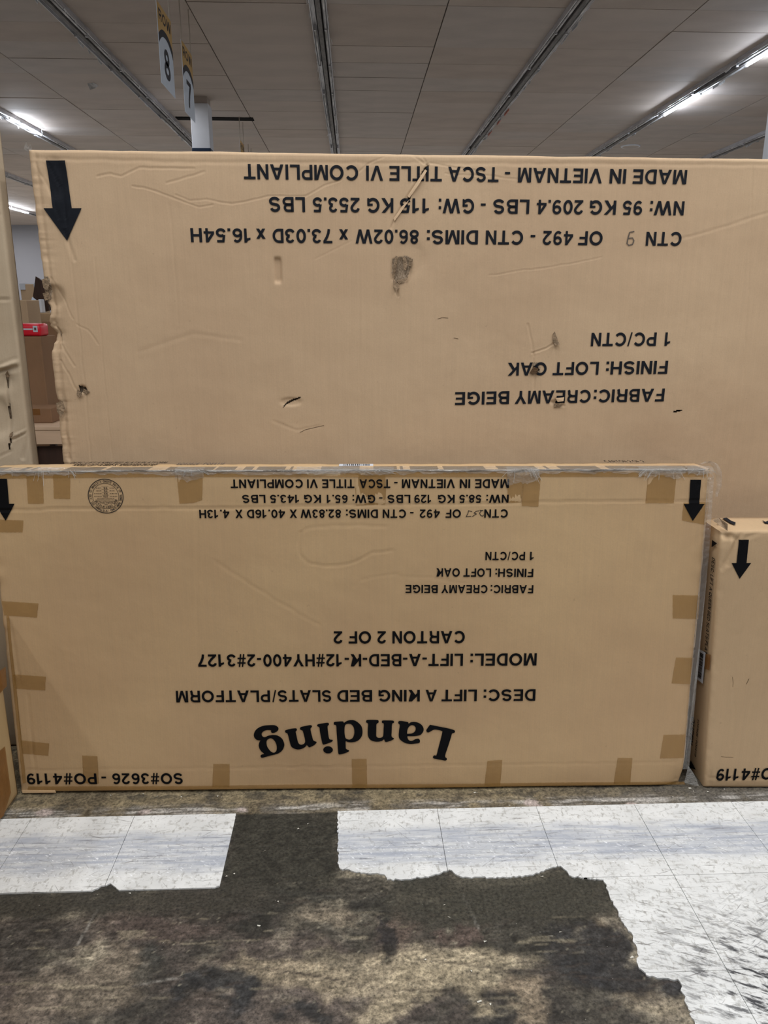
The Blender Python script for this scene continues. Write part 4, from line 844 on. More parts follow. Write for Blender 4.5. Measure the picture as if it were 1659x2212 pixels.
# serif word mark, arched, letter by letter (outlines in enlarged pixels)
za = lambda p: (540+p[0]*.13864, 1540+p[1]*.13864)
zb = lambda p: (760+p[0]*.13864, 1540+p[1]*.13864)
glyphs = [
 (za, [[(70, 300), (95, 260), (150, 220), (230, 195), (340, 188), (400, 195), (440, 225), (442, 260), (415, 290), (370, 310), (340, 308), (328, 290), (330, 272), (300, 265), (250, 268), (205, 290), (183, 320), (190, 355), (215, 375), (245, 372), (290, 352), (370, 342), (440, 355), (500, 400), (532, 470), (532, 520), (505, 580), (450, 625), (380, 650), (300, 668), (200, 697), (172, 690), (163, 668), (180, 648), (215, 640), (217, 632), (170, 590), (140, 530), (140, 480), (155, 440), (163, 428), (110, 420), (75, 390), (60, 350)],
       [(300, 398), (340, 396), (380, 430), (408, 480), (418, 540), (410, 590), (385, 615), (355, 617), (315, 590), (275, 535), (258, 480), (262, 430)]]),
 (za, [[(548, 290), (545, 275), (570, 262), (640, 245), (715, 238), (732, 255), (725, 275), (712, 290), (720, 330), (740, 420), (757, 470), (785, 492), (820, 490), (850, 470), (860, 440), (850, 380), (825, 285), (815, 270), (785, 258), (780, 235), (800, 215), (870, 200), (940, 188), (965, 200), (965, 215), (945, 240), (950, 290), (970, 370), (990, 428), (1035, 448), (1035, 465), (1000, 500), (940, 530), (915, 530), (885, 500), (860, 530), (800, 560), (740, 568), (680, 550), (640, 515), (620, 450), (595, 350), (580, 315), (555, 305)]]),
 (za, [[(1048, 185), (1065, 172), (1130, 160), (1210, 150), (1230, 165), (1228, 185), (1210, 205), (1215, 280), (1235, 400), (1285, 415), (1290, 430), (1270, 450), (1190, 480), (1150, 490), (1132, 480), (1118, 430), (1090, 290), (1082, 225), (1050, 205)]]),
 (za, [[(1217+75*math.cos(a*PI/6), 572+56*math.sin(a*PI/6)) for a in range(12)]]),
 (za, [[(1305, 160), (1315, 138), (1380, 130), (1450, 129), (1463, 150), (1480, 140), (1520, 118), (1580, 108), (1640, 118), (1700, 160), (1740, 210), (1754, 280), (1745, 350), (1705, 410), (1650, 442), (1580, 454), (1520, 448), (1492, 440), (1492, 500), (1497, 555), (1540, 578), (1540, 595), (1490, 620), (1400, 643), (1378, 630), (1372, 580), (1362, 450), (1350, 300), (1343, 195), (1310, 180)],
       [(1476, 215), (1490, 180), (1530, 165), (1575, 172), (1610, 210), (1625, 270), (1623, 330), (1600, 385), (1560, 410), (1525, 408), (1492, 390), (1478, 340), (1473, 280)]]),
 (zb, [[(222, 130), (235, 108), (300, 103), (400, 107), (418, 128), (412, 150), (385, 168), (382, 230), (380, 330), (385, 365), (415, 383), (455, 380), (485, 360), (492, 320), (495, 240), (497, 165), (470, 150), (468, 125), (485, 113), (560, 112), (640, 115), (660, 135), (652, 152), (628, 165), (622, 260), (620, 360), (655, 390), (650, 405), (600, 430), (535, 447), (512, 435), (502, 408), (470, 430), (410, 443), (350, 440), (290, 415), (258, 370), (248, 320), (250, 230), (253, 165), (225, 145)]]),
 (zb, [[(722, 150), (730, 125), (770, 120), (840, 130), (878, 140), (885, 160), (920, 140), (980, 135), (1040, 150), (1090, 185), (1118, 240), (1110, 290), (1070, 335), (1010, 352), (930, 358), (868, 358), (868, 380), (880, 410), (910, 428), (945, 425), (985, 405), (1030, 395), (1055, 410), (1062, 435), (1050, 460), (1000, 470), (920, 477), (850, 468), (790, 440), (745, 400), (730, 350), (735, 270), (748, 185), (730, 165)],
       [(866, 260), (885, 215), (925, 188), (965, 190), (990, 215), (995, 250), (980, 285), (940, 312), (900, 318), (862, 318), (862, 290)]]),
 (zb, [[(1215, 185), (1230, 183), (1340, 205), (1480, 232), (1590, 262), (1607, 285), (1595, 305), (1560, 317), (1545, 370), (1500, 510), (1452, 660), (1478, 700), (1478, 720), (1455, 735), (1400, 725), (1290, 705), (1265, 690), (1268, 665), (1290, 652), (1318, 650), (1350, 530), (1385, 400), (1410, 290), (1395, 275), (1350, 262), (1290, 255), (1250, 270), (1205, 295), (1175, 295), (1160, 275), (1170, 245)]]),
]
for g_i, (tf, loops) in enumerate(glyphs):
    cu = bpy.data.curves.new('letter', 'CURVE'); cu.dimensions = '2D'; cu.fill_mode = 'FRONT'
    for lp in loops:
        S = smooth_loop([fh(*tf(p)) for p in lp], 3); sp_ = cu.splines.new('POLY'); sp_.points.add(len(S)-1)
        for k, p in enumerate(S): sp_.points[k].co = (p[0], p[1], 0, 1)
        sp_.use_cyclic_u = True
    to = bpy.data.objects.new('tmp', cu); me0 = bpy.data.meshes.new_from_object(to)
    vx = [v_.co.x for v_ in me0.vertices]; vz = [v_.co.y for v_ in me0.vertices]; fs = [tuple(p.vertices) for p in me0.polygons]
    bpy.data.objects.remove(to); bpy.data.curves.remove(cu); bpy.data.meshes.remove(me0)
    put_print(front, FF_, relF, 'logo_letter' if g_i != 3 else 'letter_dot', vx, vz, fs, I, .0020)
# round box-maker's stamp
def stamp(cx, cy, rpx):
    c0 = fh(cx, cy); R = (fh(cx+rpx, cy)[0]-fh(cx-rpx, cy)[0])/2
    V, Fs = [], []
    def add(v, f):
        n = len(V); V.extend([(p[0], p[1]) for p in v]); Fs.extend([tuple(i+n for i in q) for q in f])
    def ringw(r, w): v, f = sw(arc(0, 0, r, r, 0, 360, 56)[:-1], w, True); add([(c0[0]-p[0]*R, c0[1]-p[1]*R) for p in v], f)
    ringw(.975, .045); ringw(.735, .022)
    def arctext(s, r, h, a0, a1, top=True):
        n = len(s)
        for k, ch in enumerate(s):
            if ch == ' ': continue
            a = math.radians(a0+(a1-a0)*(k+.5)/n); wd, parts = G[ch]; sc = h
            for pv, pf in parts:
                o = []
                for x, y in pv:
                    x = (x-wd/2)*sc*.8; y = y*sc
                    if top: rr = r+y; aa = a-x/r; o.append((rr*math.cos(aa), rr*math.sin(aa)))
                    else: rr = r-y; aa = a+x/r; o.append((rr*math.cos(aa), rr*math.sin(aa)))
                add([(c0[0]-p[0]*R, c0[1]-p[1]*R) for p in o], pf)
    arctext('SONG NAM LONG (VIETNAM) CO.,LTD', .79, .125, 186, -8)
    arctext('BINH DUONG-VIETNAM', .915, .125, 212, 328, False)
    arctext('BOX CERTIFICATE', .56, .12, 160, 22)
    for sx in (-1, 1): v, f = sw(arc(sx*.82, -.30, .06, .06, 0, 360, 12)[:-1], .022, True); add([(c0[0]-p[0]*R, c0[1]-p[1]*R) for p in v], f)
    def row(s, x0, x1, y0, h):
        v, f, _ = text_geo(s); add([(c0[0]-(x0+(x1-x0)*a)*R, c0[1]-(y0+h*b)*R) for a, b in v], f)
    row('THIS', -.10, .10, .46, .05); row('DOUBLE WALL', -.38, .38, .35, .075)
    row('BOX MANUFACTURED BY SONG NAM', -.60, .60, .27, .045); row('MEETS ALL CONSTRUCTION REQUIREMENTS', -.60, .60, .19, .045); row('OF APPLICABLE CLASSIFICATION', -.48, .48, .11, .045)
    for y_, nn, l1, r1 in ((-.03, '275', 'BURSTING TEST', 'LBS PER SQ IN'), (-.19, '92', 'MIN COMB WT', 'LBS PER M SQ'), (-.35, '75', 'SIZE LIMIT', 'INCHES'), (-.51, '95', 'GROSS WT LT', 'LBS')):
        row(nn, -.13, .13 if len(nn) > 2 else .08, y_, .10); wl = .64 if y_ > -.3 else .52
        row(l1, -wl, -.22, y_+.02, .05); row(r1, .22, wl, y_+.02, .05)
        v, f = sw([(-.2, y_-.03), (.2, y_-.03)], .012); add([(c0[0]-p[0]*R, c0[1]-p[1]*R) for p in v], f)
    put_print(front, FF_, relF, 'certificate_stamp', [p[0] for p in V], [p[1] for p in V], Fs, M['pen_dark'], .0011, None, 'round box certificate stamp in dark ink')
stamp(228.6, 1071.5, 38.5)
tapes = [[(57, 1024), (92, 1024), (95, 1088), (61, 1088)], [(115, 1024), (152, 1024), (152, 1078), (117, 1077)], [(382, 1022), (438, 1022), (437, 1080), (420, 1086), (388, 1088)], [(766, 1024), (832, 1024), (834, 1062), (832, 1090), (770, 1092)], [(1094, 1026), (1130, 1026), (1126, 1086), (1098, 1087)], [(1130, 1024), (1168, 1026), (1163, 1095), (1127, 1093)],
         [(1401, 1024), (1461, 1027), (1455, 1087), (1394, 1087)], [(1476, 1086), (1531, 1084), (1526, 1134), (1473, 1124)], [(1453, 1285), (1512, 1286), (1508, 1337), (1453, 1336)], [(1460, 1420), (1499, 1421), (1490, 1478), (1451, 1476)], [(1433, 1587), (1482, 1586), (1476, 1637), (1425, 1638)],
         [(178, 1631), (211, 1633), (214, 1692), (181, 1691)], [(461, 1650), (496, 1650), (496, 1700), (459, 1700)], [(760, 1639), (792, 1639), (793, 1701), (761, 1701)], [(1053, 1643), (1085, 1641), (1080, 1697), (1046, 1697)], [(1334, 1637), (1366, 1637), (1361, 1693), (1326, 1693)],
         [(-6, 1122), (51, 1124), (49, 1150), (-4, 1150)], [(4, 1298), (83, 1303), (80, 1334), (10, 1329)], [(28, 1456), (100, 1461), (98, 1491), (34, 1487)], [(46, 1598), (107, 1605), (105, 1632), (50, 1627)],
         [(-30, 1018), (640, 1018), (1000, 1018), (1525, 1018), (1524, 1030), (1000, 1030.5), (640, 1031), (400, 1030), (-30, 1034)],
         [(62, 1698), (400, 1697), (1478, 1688), (1480, 1694), (800, 1702), (60, 1707)]]
for t_ in tapes: tape(front, FF_, relF, t_)
mesh('tape_strip', [(.006, .004, HF+.0006), (WF-.02, .004, HF+.0006), (WF-.02, .072, HF+.0006), (.006, .072, HF+.0006)], [(0, 1, 2, 3)], M['tape_top'], front)  # tape along the top, its dark colour tones down the overhead light
# side edge tapes
tape(front, FF_, relF, [(1528, 1030), (1541, 1030), (1530, 1200), (1487, 1660), (1474, 1660), (1515, 1200)], 'film_edge', .003)
tape(front, FF_, relF, [(14, 1330), (20, 1330), (57, 1690), (50, 1692)])
# clear film gathered over the top edge
def film(x0, x1, down, back, name, m, seed, lift=.0025, nx=None):
    nx = nx or max(8, int((x1-x0)/.006)); prof = [(-.0, 'b')]; rows = []
    for j in range(13):
        s_ = j/12.0; rows.append(s_)
    v = []; xs = np.linspace(x0, x1, nx)
    jit = fbm(xs*45, xs*0, seed, 4)
    for j, s_ in enumerate(rows):
        L_ = back+down; d_ = s_*L_                       # run over the top from the back to the front, then down
        w_ = (fbm(xs*34+j*1.3, xs*0+s_*5, seed+3, 4)-.5)*.008
        if d_ <= back: yy = back-d_; zz = HF+lift
        else: yy = -lift; zz = HF-(d_-back)
        corner = abs(d_-back) < L_/24
        for x, dw, jj in zip(xs, w_, jit):
            z_ = zz if np.isscalar(zz) else None
            zq = (HF+lift) if d_ <= back else HF-(d_-back)*(.15+1.7*jj)
            v.append((x, (yy-abs(dw)*.5 if d_ > back else yy), zq+(abs(dw) if d_ <= back else 0)))
    f = [(j*nx+i, j*nx+i+1, (j+1)*nx+i+1, (j+1)*nx+i) for j in range(12) for i in range(nx-1)]
    return mesh(name, v, f, m, front, True)
film(.0, WF-.01, .010, .050, 'stretch_film', M['film'], 51)['label'] = 'clear stretch film over the top edge'
for a, b, dn in ((fh(-30, 1015)[0], fh(130, 1015)[0], .006), (fh(378, 1015)[0], fh(440, 1015)[0], .022), (fh(640, 1015)[0], fh(850, 1015)[0], .010), (fh(1095, 1015)[0], fh(1165, 1015)[0], .036), (fh(1380, 1015)[0], fh(1480, 1015)[0], .024), (fh(1485, 1015)[0], WF+.004, .012)):
    film(max(a, .003), b, dn, .03, 'gathered_film', M['film_edge'], int(a*100)+70, .004)
M['film_roll'] = mat('film_shine_and_shadow', (186, 182, 176), .18, .9, dark=(92, 80, 66), scale=60, bump=1, bscale=120, stretch=(.35, 1, 1), alpha=.72)  # dark-to-pale ramp paints the film's edge shadow and shine
xs = np.linspace(.012, WF-.02, 420); rr = .0016+.0022*fbm(xs*22, xs*0, 71, 4)
v = []; f = []
for k, x in enumerate(xs):
    wy_ = (float(fbm(np.array([x*12]), np.array([1.]), 73, 3)[0])-.5)*.004
    for j in range(6): a_ = j*PI/3; v.append((x, wy_+rr[k]*math.cos(a_)-.0005, HF-.001+wy_+rr[k]*math.sin(a_)))
for k in range(len(xs)-1):
    for j in range(6): f.append((k*6+j, k*6+(j+1) % 6, (k+1)*6+(j+1) % 6, (k+1)*6+j))
mesh('film_rope', v, f, M['film_roll'], front, True)['label'] = 'bunched film along the top edge, its shine and shadow painted in'
M['glint'] = mat('crinkle_glint', (226, 224, 220), .15, .9, alpha=.5)  # pale threads paint the bright glints on the film wrinkles
mbw = MB()
for cx, n_, hw, ln in ((410, 20, 30, 16), (135, 8, 40, 22), (95, 6, 20, 40), (745, 26, 85, 12), (1128, 24, 34, 34), (1430, 20, 40, 30), (1520, 14, 22, 20), (10, 10, 40, 20)):
    for _ in range(n_):
        x_ = cx+random.uniform(-hw, hw); y_ = 1012+random.uniform(0, 6); dx_ = (x_-cx)*.35+random.uniform(-6, 6); l_ = random.uniform(.15, .8)*ln
        P_ = [fh(x_, y_), fh(x_+dx_*.5+random.uniform(-1, 1), y_+l_*.5), fh(x_+dx_, y_+l_)]
        mbw.tube([(p_[0], -.0032, p_[1]) for p_ in P_], random.uniform(.00025, .0006), 4)
o_ = mbw.build('crinkle_glints', M['glint'], front); o_['kind'] = 'stuff'
# film hanging off the right corner
v = []; f = []
pth = [(1518, 1000, .01), (1530, 994, .012), (1542, 1000, .012), (1549, 1014, .012), (1552, 1030, .010), (1552, 1048, .008), (1548, 1062, .006), (1545, 1070, .003)]
for k, (px, py, hw) in enumerate(pth):
    c_ = fh(px, py)
    for j in range(7):
        a = -1+j/3.0; v.append((c_[0]+a*hw*.9+random.uniform(-.001, .001), -.004-.010*math.cos(a*1.4)*random.uniform(.5, 1.1)+.02*0, c_[1]+random.uniform(-.0015, .0015)-abs(a)*.003))
for k in range(len(pth)-1):
    for j in range(6): f.append((k*7+j, k*7+j+1, (k+1)*7+j+1, (k+1)*7+j))
mesh('film_tail', v, f, M['film_edge'], front, True)['label'] = 'crumpled strip of film hanging at the corner'
# print and labels on the top face
def top_print(s, x0, x1, y0, y1, m_=I):
    v, f_, _ = text_geo(s); a = FF_.hitz(x0, y1, HF+.0008); b = FF_.hitz(x1, y1, HF+.0008); c_ = FF_.hitz(x0, y0, HF+.0008)
    V = [(a[0]+(b[0]-a[0])*u, a[1]+(c_[1]-a[1])*t_, HF+.0012) for u, t_ in v]; mesh('top_print', V, f_, m_, front)
top_print('DESC: LIFT A KING BED SLATS/PLATFORM', 150, 357, 998, 1001.5)
top_print('MODEL: LIFT-A-BED-K-12#HY400-2#3127', 150, 335, 1003, 1006.5)
top_print('SO#3626 - PO#4119', 380, 482, 1000, 1004, M['pen']); top_print('CARTON 2 OF 2', 1310, 1396, 995, 999)
a = FF_.hitz(732, 1007.5, HF); b = FF_.hitz(806, 1003, HF)
MB().box(a[0], b[0], a[1], b[1], HF+.0005, HF+.0015).build('barcode_label', M['label'], front)
mb = MB(); x = a[0]+.012
while x < b[0]-.012: w_ = random.choice((.0012, .002, .003)); mb.box(x, x+w_, a[1]+.004, b[1]-.004, HF+.0016, HF+.0019); x += w_+random.choice((.0012, .002, .003))
mb.build('barcode', M['bar'], front)
# lower right film flare, flap lying at lower left, dark scuffs
flap(front, FF_, 'film_scrap', [(1487, 1655), (1478, 1690), (1500, 1696), (1507, 1694), (1503, 1680), (1494, 1664)], [.0, .002, .006, .010, .004, .0], M['film'])
flap(front, FF_, 'bottom_flap_edge', [(48, 1706), (120, 1706), (122, 1710), (50, 1711)], [.003, .004, .006, .005], M['board_front'])

# ================================================================== RIGHT CARTON
p0 = on_z(1521, 1702)
RF = Frame((p0[0], p0[1], 0), -.04, .015)
rh = RF.hit
tlr = rh(1557, 1146); slr = tlr[0]/tlr[1]; HR = tlr[1]; WR = 1.6; DR = .150
relR = Relief(RF, [(C((1562, 1150), (1590, 1165), (1572, 1220)), .006, .0035), (C((1575, 1150), (1560, 1230), (1562, 1225)), .006, .0035), (C((1600, 1150), (1570, 1210), (1560, 1225)), .005, .003), (C((1530, 1680), (1600, 1682), (1659, 1682)), .004, .0015), (C((1612, 1160), (1640, 1150)), .006, .002),
                    (C((1583, 1470), (1586, 1540), (1578, 1612)), .003, .0012), (C((1530, 1640), (1535, 1700)), .005, .002)], [(1565, 1150, .02, .02, .005, 2)], .0022, 31)
right = thing('shipping_carton', 'lower carton at the right edge with crushed corner, arrow and barcode label on its side', 'carton', frame=RF)
def warpR(x, z, gx, gz):
    cr = np.exp(-((gx)/.05)**2)*np.exp(-((HR-gz)/.03)**2); n = fbm(x*30+z*20, z*22, 28, 3)-.5
    return cr*.006, cr*(.008+n*.02)+np.exp(-(gx/.02)**2)*np.abs(n)*.006, -cr*(.006+n*.012)
carton_body(right, WR, HR, DR, relR, M['board_right'], [(0, 0), (WR, 0), (WR+tlr[0], HR), (tlr[0], HR)], xfine=(0, .45), warp=warpR)
line_print(right, RF, relR, [('O#4119', 1547.4, 1668), ('P', 1672, 1690), ('-', 1703, 1713), ('SO#3626', 1724, 1872)], (1547, 1660.2, 1640, 1658.4), (1547, 1685.4, 1640, 1683.6), I, 'printed purchase order number line')
poly_print(right, RF, relR, 'printed_arrow', [(1595.3, 1165.5), (1617, 1165.5), (1612, 1215.7), (1622, 1215.7), (1597.3, 1249.8), (1579.7, 1215.7), (1590.5, 1215.7)], I, .0015, .008, 'black arrow pointing down')
def side_pts(px, x_off=.0):                       # pixel -> local point on the leaning left side of the right carton
    o = []
    for a in px:
        z = .4
        for _ in range(6): yy, z = RF.hitx(a[0], a[1], tlr[0]*z/HR-x_off)
        o.append((tlr[0]*z/HR-x_off, min(max(yy, .004), DR-.004), z))
    return o
S = side_pts
def side_text(s, top, bot, y_px_top, capm, m_):
    v, f_, _ = text_geo(s); a = S([top], .004)[0]; b = S([bot], .004)[0]
    V = []
    for u, t_ in v:
        z = a[2]+(b[2]-a[2])*u; V.append((tlr[0]*z/HR-.004, a[1]+(b[1]-a[1])*u-t_*capm, z))
    mesh('side_print', V, f_, m_, right)
side_text('DESC: LIFT A QUEEN BED SLATS/PLATFORM', (1538, 1203), (1519, 1440), 0, .020, M['ink'])
side_text('QUEEN', (1494, 1545), (1489, 1602), 0, .026, M['ink'])
side_text('SO#3626 - PO#4119', (1507, 1552), (1500, 1632), 0, .012, M['ink'])
for px in ([(1538, 1166), (1549, 1174), (1537, 1182)], [(1492, 1642), (1503, 1663), (1488, 1657)]):
    v = S(px, .005); mesh('side_arrow', v, [(0, 1, 2)], M['ink'], right)
v = S([(1509, 1401), (1524, 1410), (1518, 1477), (1503, 1465)], .0055); mesh('barcode_label', v, [(0, 1, 2, 3)], M['label'], right)['label'] = 'white barcode label'
mb = MB(); A_ = [np.array(q_) for q_ in v]; u = .08
while u < .9:
    w_ = random.choice((.012, .02, .035)); pts = [(s_, t_) for s_, t_ in ((.3, u), (.78, u), (.78, u+w_), (.3, u+w_))]
    mb.add([tuple((A_[0]*(1-s_)+A_[1]*s_)*(1-t_)+(A_[3]*(1-s_)+A_[2]*s_)*t_+np.array([-.001, 0, 0])) for s_, t_ in pts], [(0, 1, 2, 3)]); u += w_+random.choice((.01, .015, .02))
mb.build('barcode', M['bar'], right)
mesh('tape_strip', S([(1524, 1412), (1537, 1416), (1532, 1448), (1521, 1444)], .0045), [(0, 1, 2, 3)], M['tape_dark'], right)
# scuffed print and torn paper on the top face
def topR(px, z=.003): 
    o = []
    for a in px:
        q_ = RF.hitz(a[0], a[1], HR+z); o.append((q_[0], q_[1], HR+z))
    return o
for px in ([(1560, 1119), (1570, 1118), (1580, 1125), (1589, 1128), (1588, 1134), (1574, 1128)], [(1646, 1123), (1653, 1127), (1659, 1125), (1670, 1130), (1668, 1132), (1652, 1130)], [(1551, 1128), (1556, 1127), (1554, 1131)]):
    mesh('scuffed_print', topR(px), [tuple(range(len(px)))], M['ink_blue'], right)
flap(right, RF, 'torn_flap', [(1546, 1128), (1562, 1124), (1572, 1132), (1570, 1146), (1562, 1140)], [-.02, -.03, .0, .004, .003], M['torn'])
for px, wd in (([(1582, 1462), (1584, 1474), (1583, 1484)], .6), ([(1612, 1478), (1618, 1466)], 1.0), ([(1557, 1634), (1570, 1635), (1584, 1635)], .6)):
    ribbon(right, RF, relR, 'scuff_mark', px, wd, M['torn_dark'], .0010)

# ================================================================== LOW CARTON, LEFT EDGE
cl = on_z(44, 1716); LWX = cl[0]
lowd = thing('shipping_carton', 'taped carton at the lower left edge, only its dark right side showing', 'carton', (LWX, cl[1], .0035))
LH, LL = .64, 1.35
b = MB()
nz_, ny_ = 60, 70; v = []; f = []
for i in range(ny_+1):
    for j in range(nz_+1):
        y = -LL*i/ny_; z = LH*j/nz_; e = min(i*LL/ny_, (ny_-i)*LL/ny_, z, LH-z); rr = .008
        v.append((-(rr-math.sqrt(max(rr*rr-max(rr-e, 0)**2, 0)))+.003*(float(fbm(np.array([y*5.]), np.array([z*5.]), 6, 3)[0])-.5), y, z))
for i in range(ny_):
    for j in range(nz_): k = i*(nz_+1)+j; f.append((k+1, k, k+nz_+1, k+nz_+2))
b.add(v, f); b.box(-.62, -.007, -LL+.001, -.001, 0.0005, LH-.001)
b.build('carton_body', M['board_left'], lowd, True)
def lp(px):
    o = []
    for a in px:
        q_ = on_x(a[0], a[1], LWX+.0022); o.append((q_[0]-LWX, q_[1]-cl[1], q_[2]-.0035))
    return o
for px in ([(-8, 1455), (12, 1440), (15, 1482), (0, 1498), (-8, 1500)], [(-10, 1630), (11, 1612), (24, 1712), (8, 1762), (0, 1770), (-12, 1700)]):
    mesh('tape_strip', lp(px), [tuple(range(len(px)))], M['tape_dark'], lowd)

# ================================================================== TALL FLAT CARTON, LEFT
TF = Frame((-.93, 2.405, 0), 0, 0)
th_ = TF.hit
e1 = th_(0, 490); e2 = th_(45, 776); e3 = th_(60, 920)
sT = (e3[0]-th_(9, 490)[0])/(e3[1]-th_(9, 490)[1]); xT = e3[0]-sT*e3[1]; HT = 2.15
relT = Relief(TF, [(p_, w_*.55, d_*.7) for p_, w_, d_ in [(C((-60, 806), (0, 795), (30, 785), (60, 778)), .010, -.010), (C((-60, 815), (0, 802), (60, 790)), .008, .006), (C((10, 805), (40, 800), (62, 795)), .006, .004), (C((-40, 468), (0, 464), (12, 463), (24, 470)), .008, .005), (C((-60, 649), (0, 648), (50, 647)), .007, .005),
                    (C((15, 810), (16, 850), (20, 900), (22, 960)), .006, .008), (C((22, 945), (45, 935), (60, 928)), .006, -.006), (C((26, 950), (60, 932)), .006, .006), (C((60, 940), (50, 990)), .008, .006), (C((-10, 990), (25, 975)), .006, .003)]],
              [(-10, 900, .05, .06, .01, 2), (-20, 820, .06, .04, .008, 2)], .004, 44)
holesT = [[th_(*p) for p in [(17, 868), (22, 876), (25, 888), (22, 898), (19, 912), (17, 900)]], [th_(*p) for p in [(20, 950), (24, 946), (23, 970), (19, 976)]], [th_(*p) for p in [(12, 808), (16, 812), (18, 835), (15, 838), (13, 822)]]]
tall = thing('shipping_carton', 'tall slumped flat carton at the left edge with buckled ridges and a torn slit', 'carton', frame=TF)
WT = .8
carton_body(tall, WT, HT, .050, relT, M['board_tall'], [(xT-WT, 0), (xT, 0), (xT+sT*HT, HT), (xT+sT*HT-WT, HT)], zfine=.9, xfine=(WT-.16, WT), step=.005, holes=holesT)
flap(tall, TF, 'torn_flap', [(12, 808), (20, 800), (22, 812), (16, 816)], [.003, .012, .006, .003], M['torn'])
flap(tall, TF, 'torn_flap', [(22, 936), (30, 932), (28, 940), (20, 944)], [.002, .006, .008, .003], M['torn'])

# ================================================================== THINGS SEEN THROUGH THE GAP
def small_carton(label, x0, x1, y0, y1, z0, z1, m_, seam=True, rz=0):
    t = thing('cardboard_box', label, 'box', ((x0+x1)/2, y0, z0)); w_ = (x1-x0)/2
    MB().box(-w_, w_, 0, y1-y0, 0, z1-z0, .006).build('box_body', M[m_], t)
    if seam:
        MB().box(-.03, .03, -.0015, .002, (z1-z0)*.55, z1-z0-.004).build('tape_strip', M['tape_dark'], t)
    t.rotation_euler = (0, 0, rz); return t
X = lambda px, py, Y: on_y(px, py, Y)[0]
Z = lambda px, py, Y: on_y(px, py, Y)[2]
Y1 = 5.0
# table
t = thing('side_table', 'pale-topped wooden table low in the gap between the cartons', 'table', (X(105, 920, Y1), Y1, 0))
tw = .19; tx = 0; zt_ = Z(100, 922, Y1)
MB().box(-.17, .24, 0, .42, zt_-.022, zt_, .003).build('tabletop', M['wood_light'], t)
MB().box(-.16, .23, .008, .028, zt_-.115, zt_-.022).build('apron', M['wood_light'], t)
for sx in (-.155, .185):
    for sy in (.012, .37): MB().box(sx, sx+.04, sy, sy+.04, 0, zt_-.022, .003).build('leg', M['wood_dark'], t)
MB().box(-.115, .19, .06, .08, .02, zt_-.14).build('front_panel', M['wood_dark'], t)
Y2 = 5.16
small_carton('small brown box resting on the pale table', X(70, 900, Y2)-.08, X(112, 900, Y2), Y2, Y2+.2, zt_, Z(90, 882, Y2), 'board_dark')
Y3 = 5.5
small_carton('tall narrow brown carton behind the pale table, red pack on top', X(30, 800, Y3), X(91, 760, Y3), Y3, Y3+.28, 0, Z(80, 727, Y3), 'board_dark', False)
Y3 = 5.5; zr = Z(80, 727, Y3)
t = thing('red_pack', 'red plastic pack with white square label on top of the narrow carton', 'package', (X(62, 710, Y3), Y3+.02, zr))
MB().box(-.12, X(84, 710, Y3)-X(62, 710, Y3), 0, .16, 0, .085, .018).build('pack_body', M['red'], t, True)
MB().box(.022, .052, -.003, .001, .03, .072).build('pack_label', M['label'], t)
MB().box(.030, .044, -.0045, -.003, .042, .060).build('label_mark', M['pen'], t)
MB().box(-.11, .018, -.002, .001, .044, .054).build('white_stripe', M['label'], t)
Y4 = 6.1
t = thing('shelf_cabinet', 'cabinet with pale shelf board, darkened for the deep shadow, half hidden by the big carton', 'cabinet', (X(104, 800, Y4), Y4, 0))
MB().box(-.12, .35, .0, .4, 0, Z(100, 765, Y4), .004).build('cabinet_body', M['wood_dark'], t)  # dark body colour stands for the deep brown shadow in the gap
MB().box(-.13, .36, -.02, .4, Z(100, 765, Y4), Z(100, 750, Y4), .003).build('shelf_board', M['wood_light'], t)
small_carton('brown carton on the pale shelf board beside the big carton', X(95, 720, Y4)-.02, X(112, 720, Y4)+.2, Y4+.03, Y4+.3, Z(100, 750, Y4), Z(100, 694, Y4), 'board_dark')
Y5 = 6.7
t5 = small_carton('wide brown carton behind the red pack, white tape along its edge', X(58, 690, Y5)-.3, X(100, 690, Y5)+.1, Y5, Y5+.4, 0, Z(80, 676, Y5), 'board_right')
z5 = Z(80, 676, Y5)
Y6 = 7.6
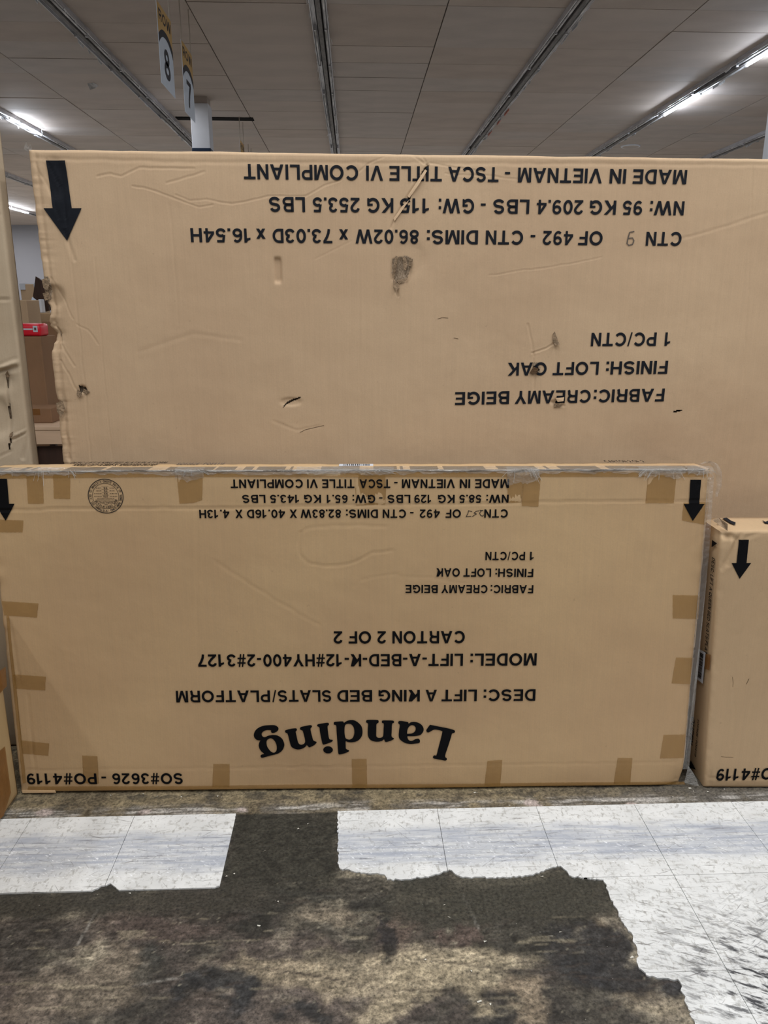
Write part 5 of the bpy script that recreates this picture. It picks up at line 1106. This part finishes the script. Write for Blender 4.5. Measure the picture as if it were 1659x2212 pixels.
t = thing('cardboard_box', 'upright grey-brown carton with white corner protectors against the far wall', 'box', (X(68, 650, Y6), Y6, 0))
wl = X(88, 640, Y6)-X(68, 650, Y6); hz = Z(68, 614, Y6)
MB().box(-wl, wl, 0, .2, 0, hz, .005).build('box_body', M['board_big'], t)
for sx, hh in ((-1, .05), (1, .03)): MB().box(min(sx*wl, sx*(wl-.05)), max(sx*wl, sx*(wl-.05)), -.01, .21, hz-hh, hz+.006).build('corner_protector', M['label'], t)
Y7 = 6.95
mb = MB(); P = [(0, 0, .0), (.09, .0, .02), (.13, .02, .16), (.06, .01, .26), (.01, .0, .30), (-.03, 0, .14)]
v = [(a_, b_-.02, c_) for a_, b_, c_ in P]+[(a_*.9, b_+.06, c_*.96) for a_, b_, c_ in P]; n = 6
o = mesh('wrapped_bundle', [(a_+X(84, 665, Y7), b_+Y7, c_+z5) for a_, b_, c_ in v], [tuple(range(n)), tuple(range(2*n-1, n-1, -1))]+[(i, i+n, (i+1) % n+n, (i+1) % n) for i in range(n)], M['wood_dark'])
tag(o, 'dark wrapped bundle leaning on the cartons by the big carton edge', 'bundle')
tag(MB().box(X(84, 665, 6.8), X(90, 665, 6.8), 6.8, 6.88, z5, z5+.11, .006).build('white_bottle', M['white']), 'small white container standing beside the dark bundle', 'container')
tag(mesh('paper_sheet', [(X(60, 660, 6.85), 6.85, z5), (X(66, 660, 6.85), 6.85, z5), (X(78, 650, 6.85), 6.87, z5+.10), (X(66, 640, 6.85), 6.88, z5+.13), (X(60, 660, 6.85), 6.856, z5), (X(66, 660, 6.85), 6.856, z5), (X(78, 650, 6.85), 6.876, z5+.10), (X(66, 640, 6.85), 6.886, z5+.13)], [(0, 1, 2, 3), (7, 6, 5, 4), (0, 3, 7, 4), (1, 5, 6, 2)], M['sign_white']), 'crumpled white sheet propped on the wide carton in the gap', 'paper')
small_carton('pale carton at the edge of the tall slumped one, above the red pack', X(44, 660, 6.2)-.15, X(58, 660, 6.2), 6.2, 6.45, 0, Z(50, 648, 6.2), 'board_big', False)
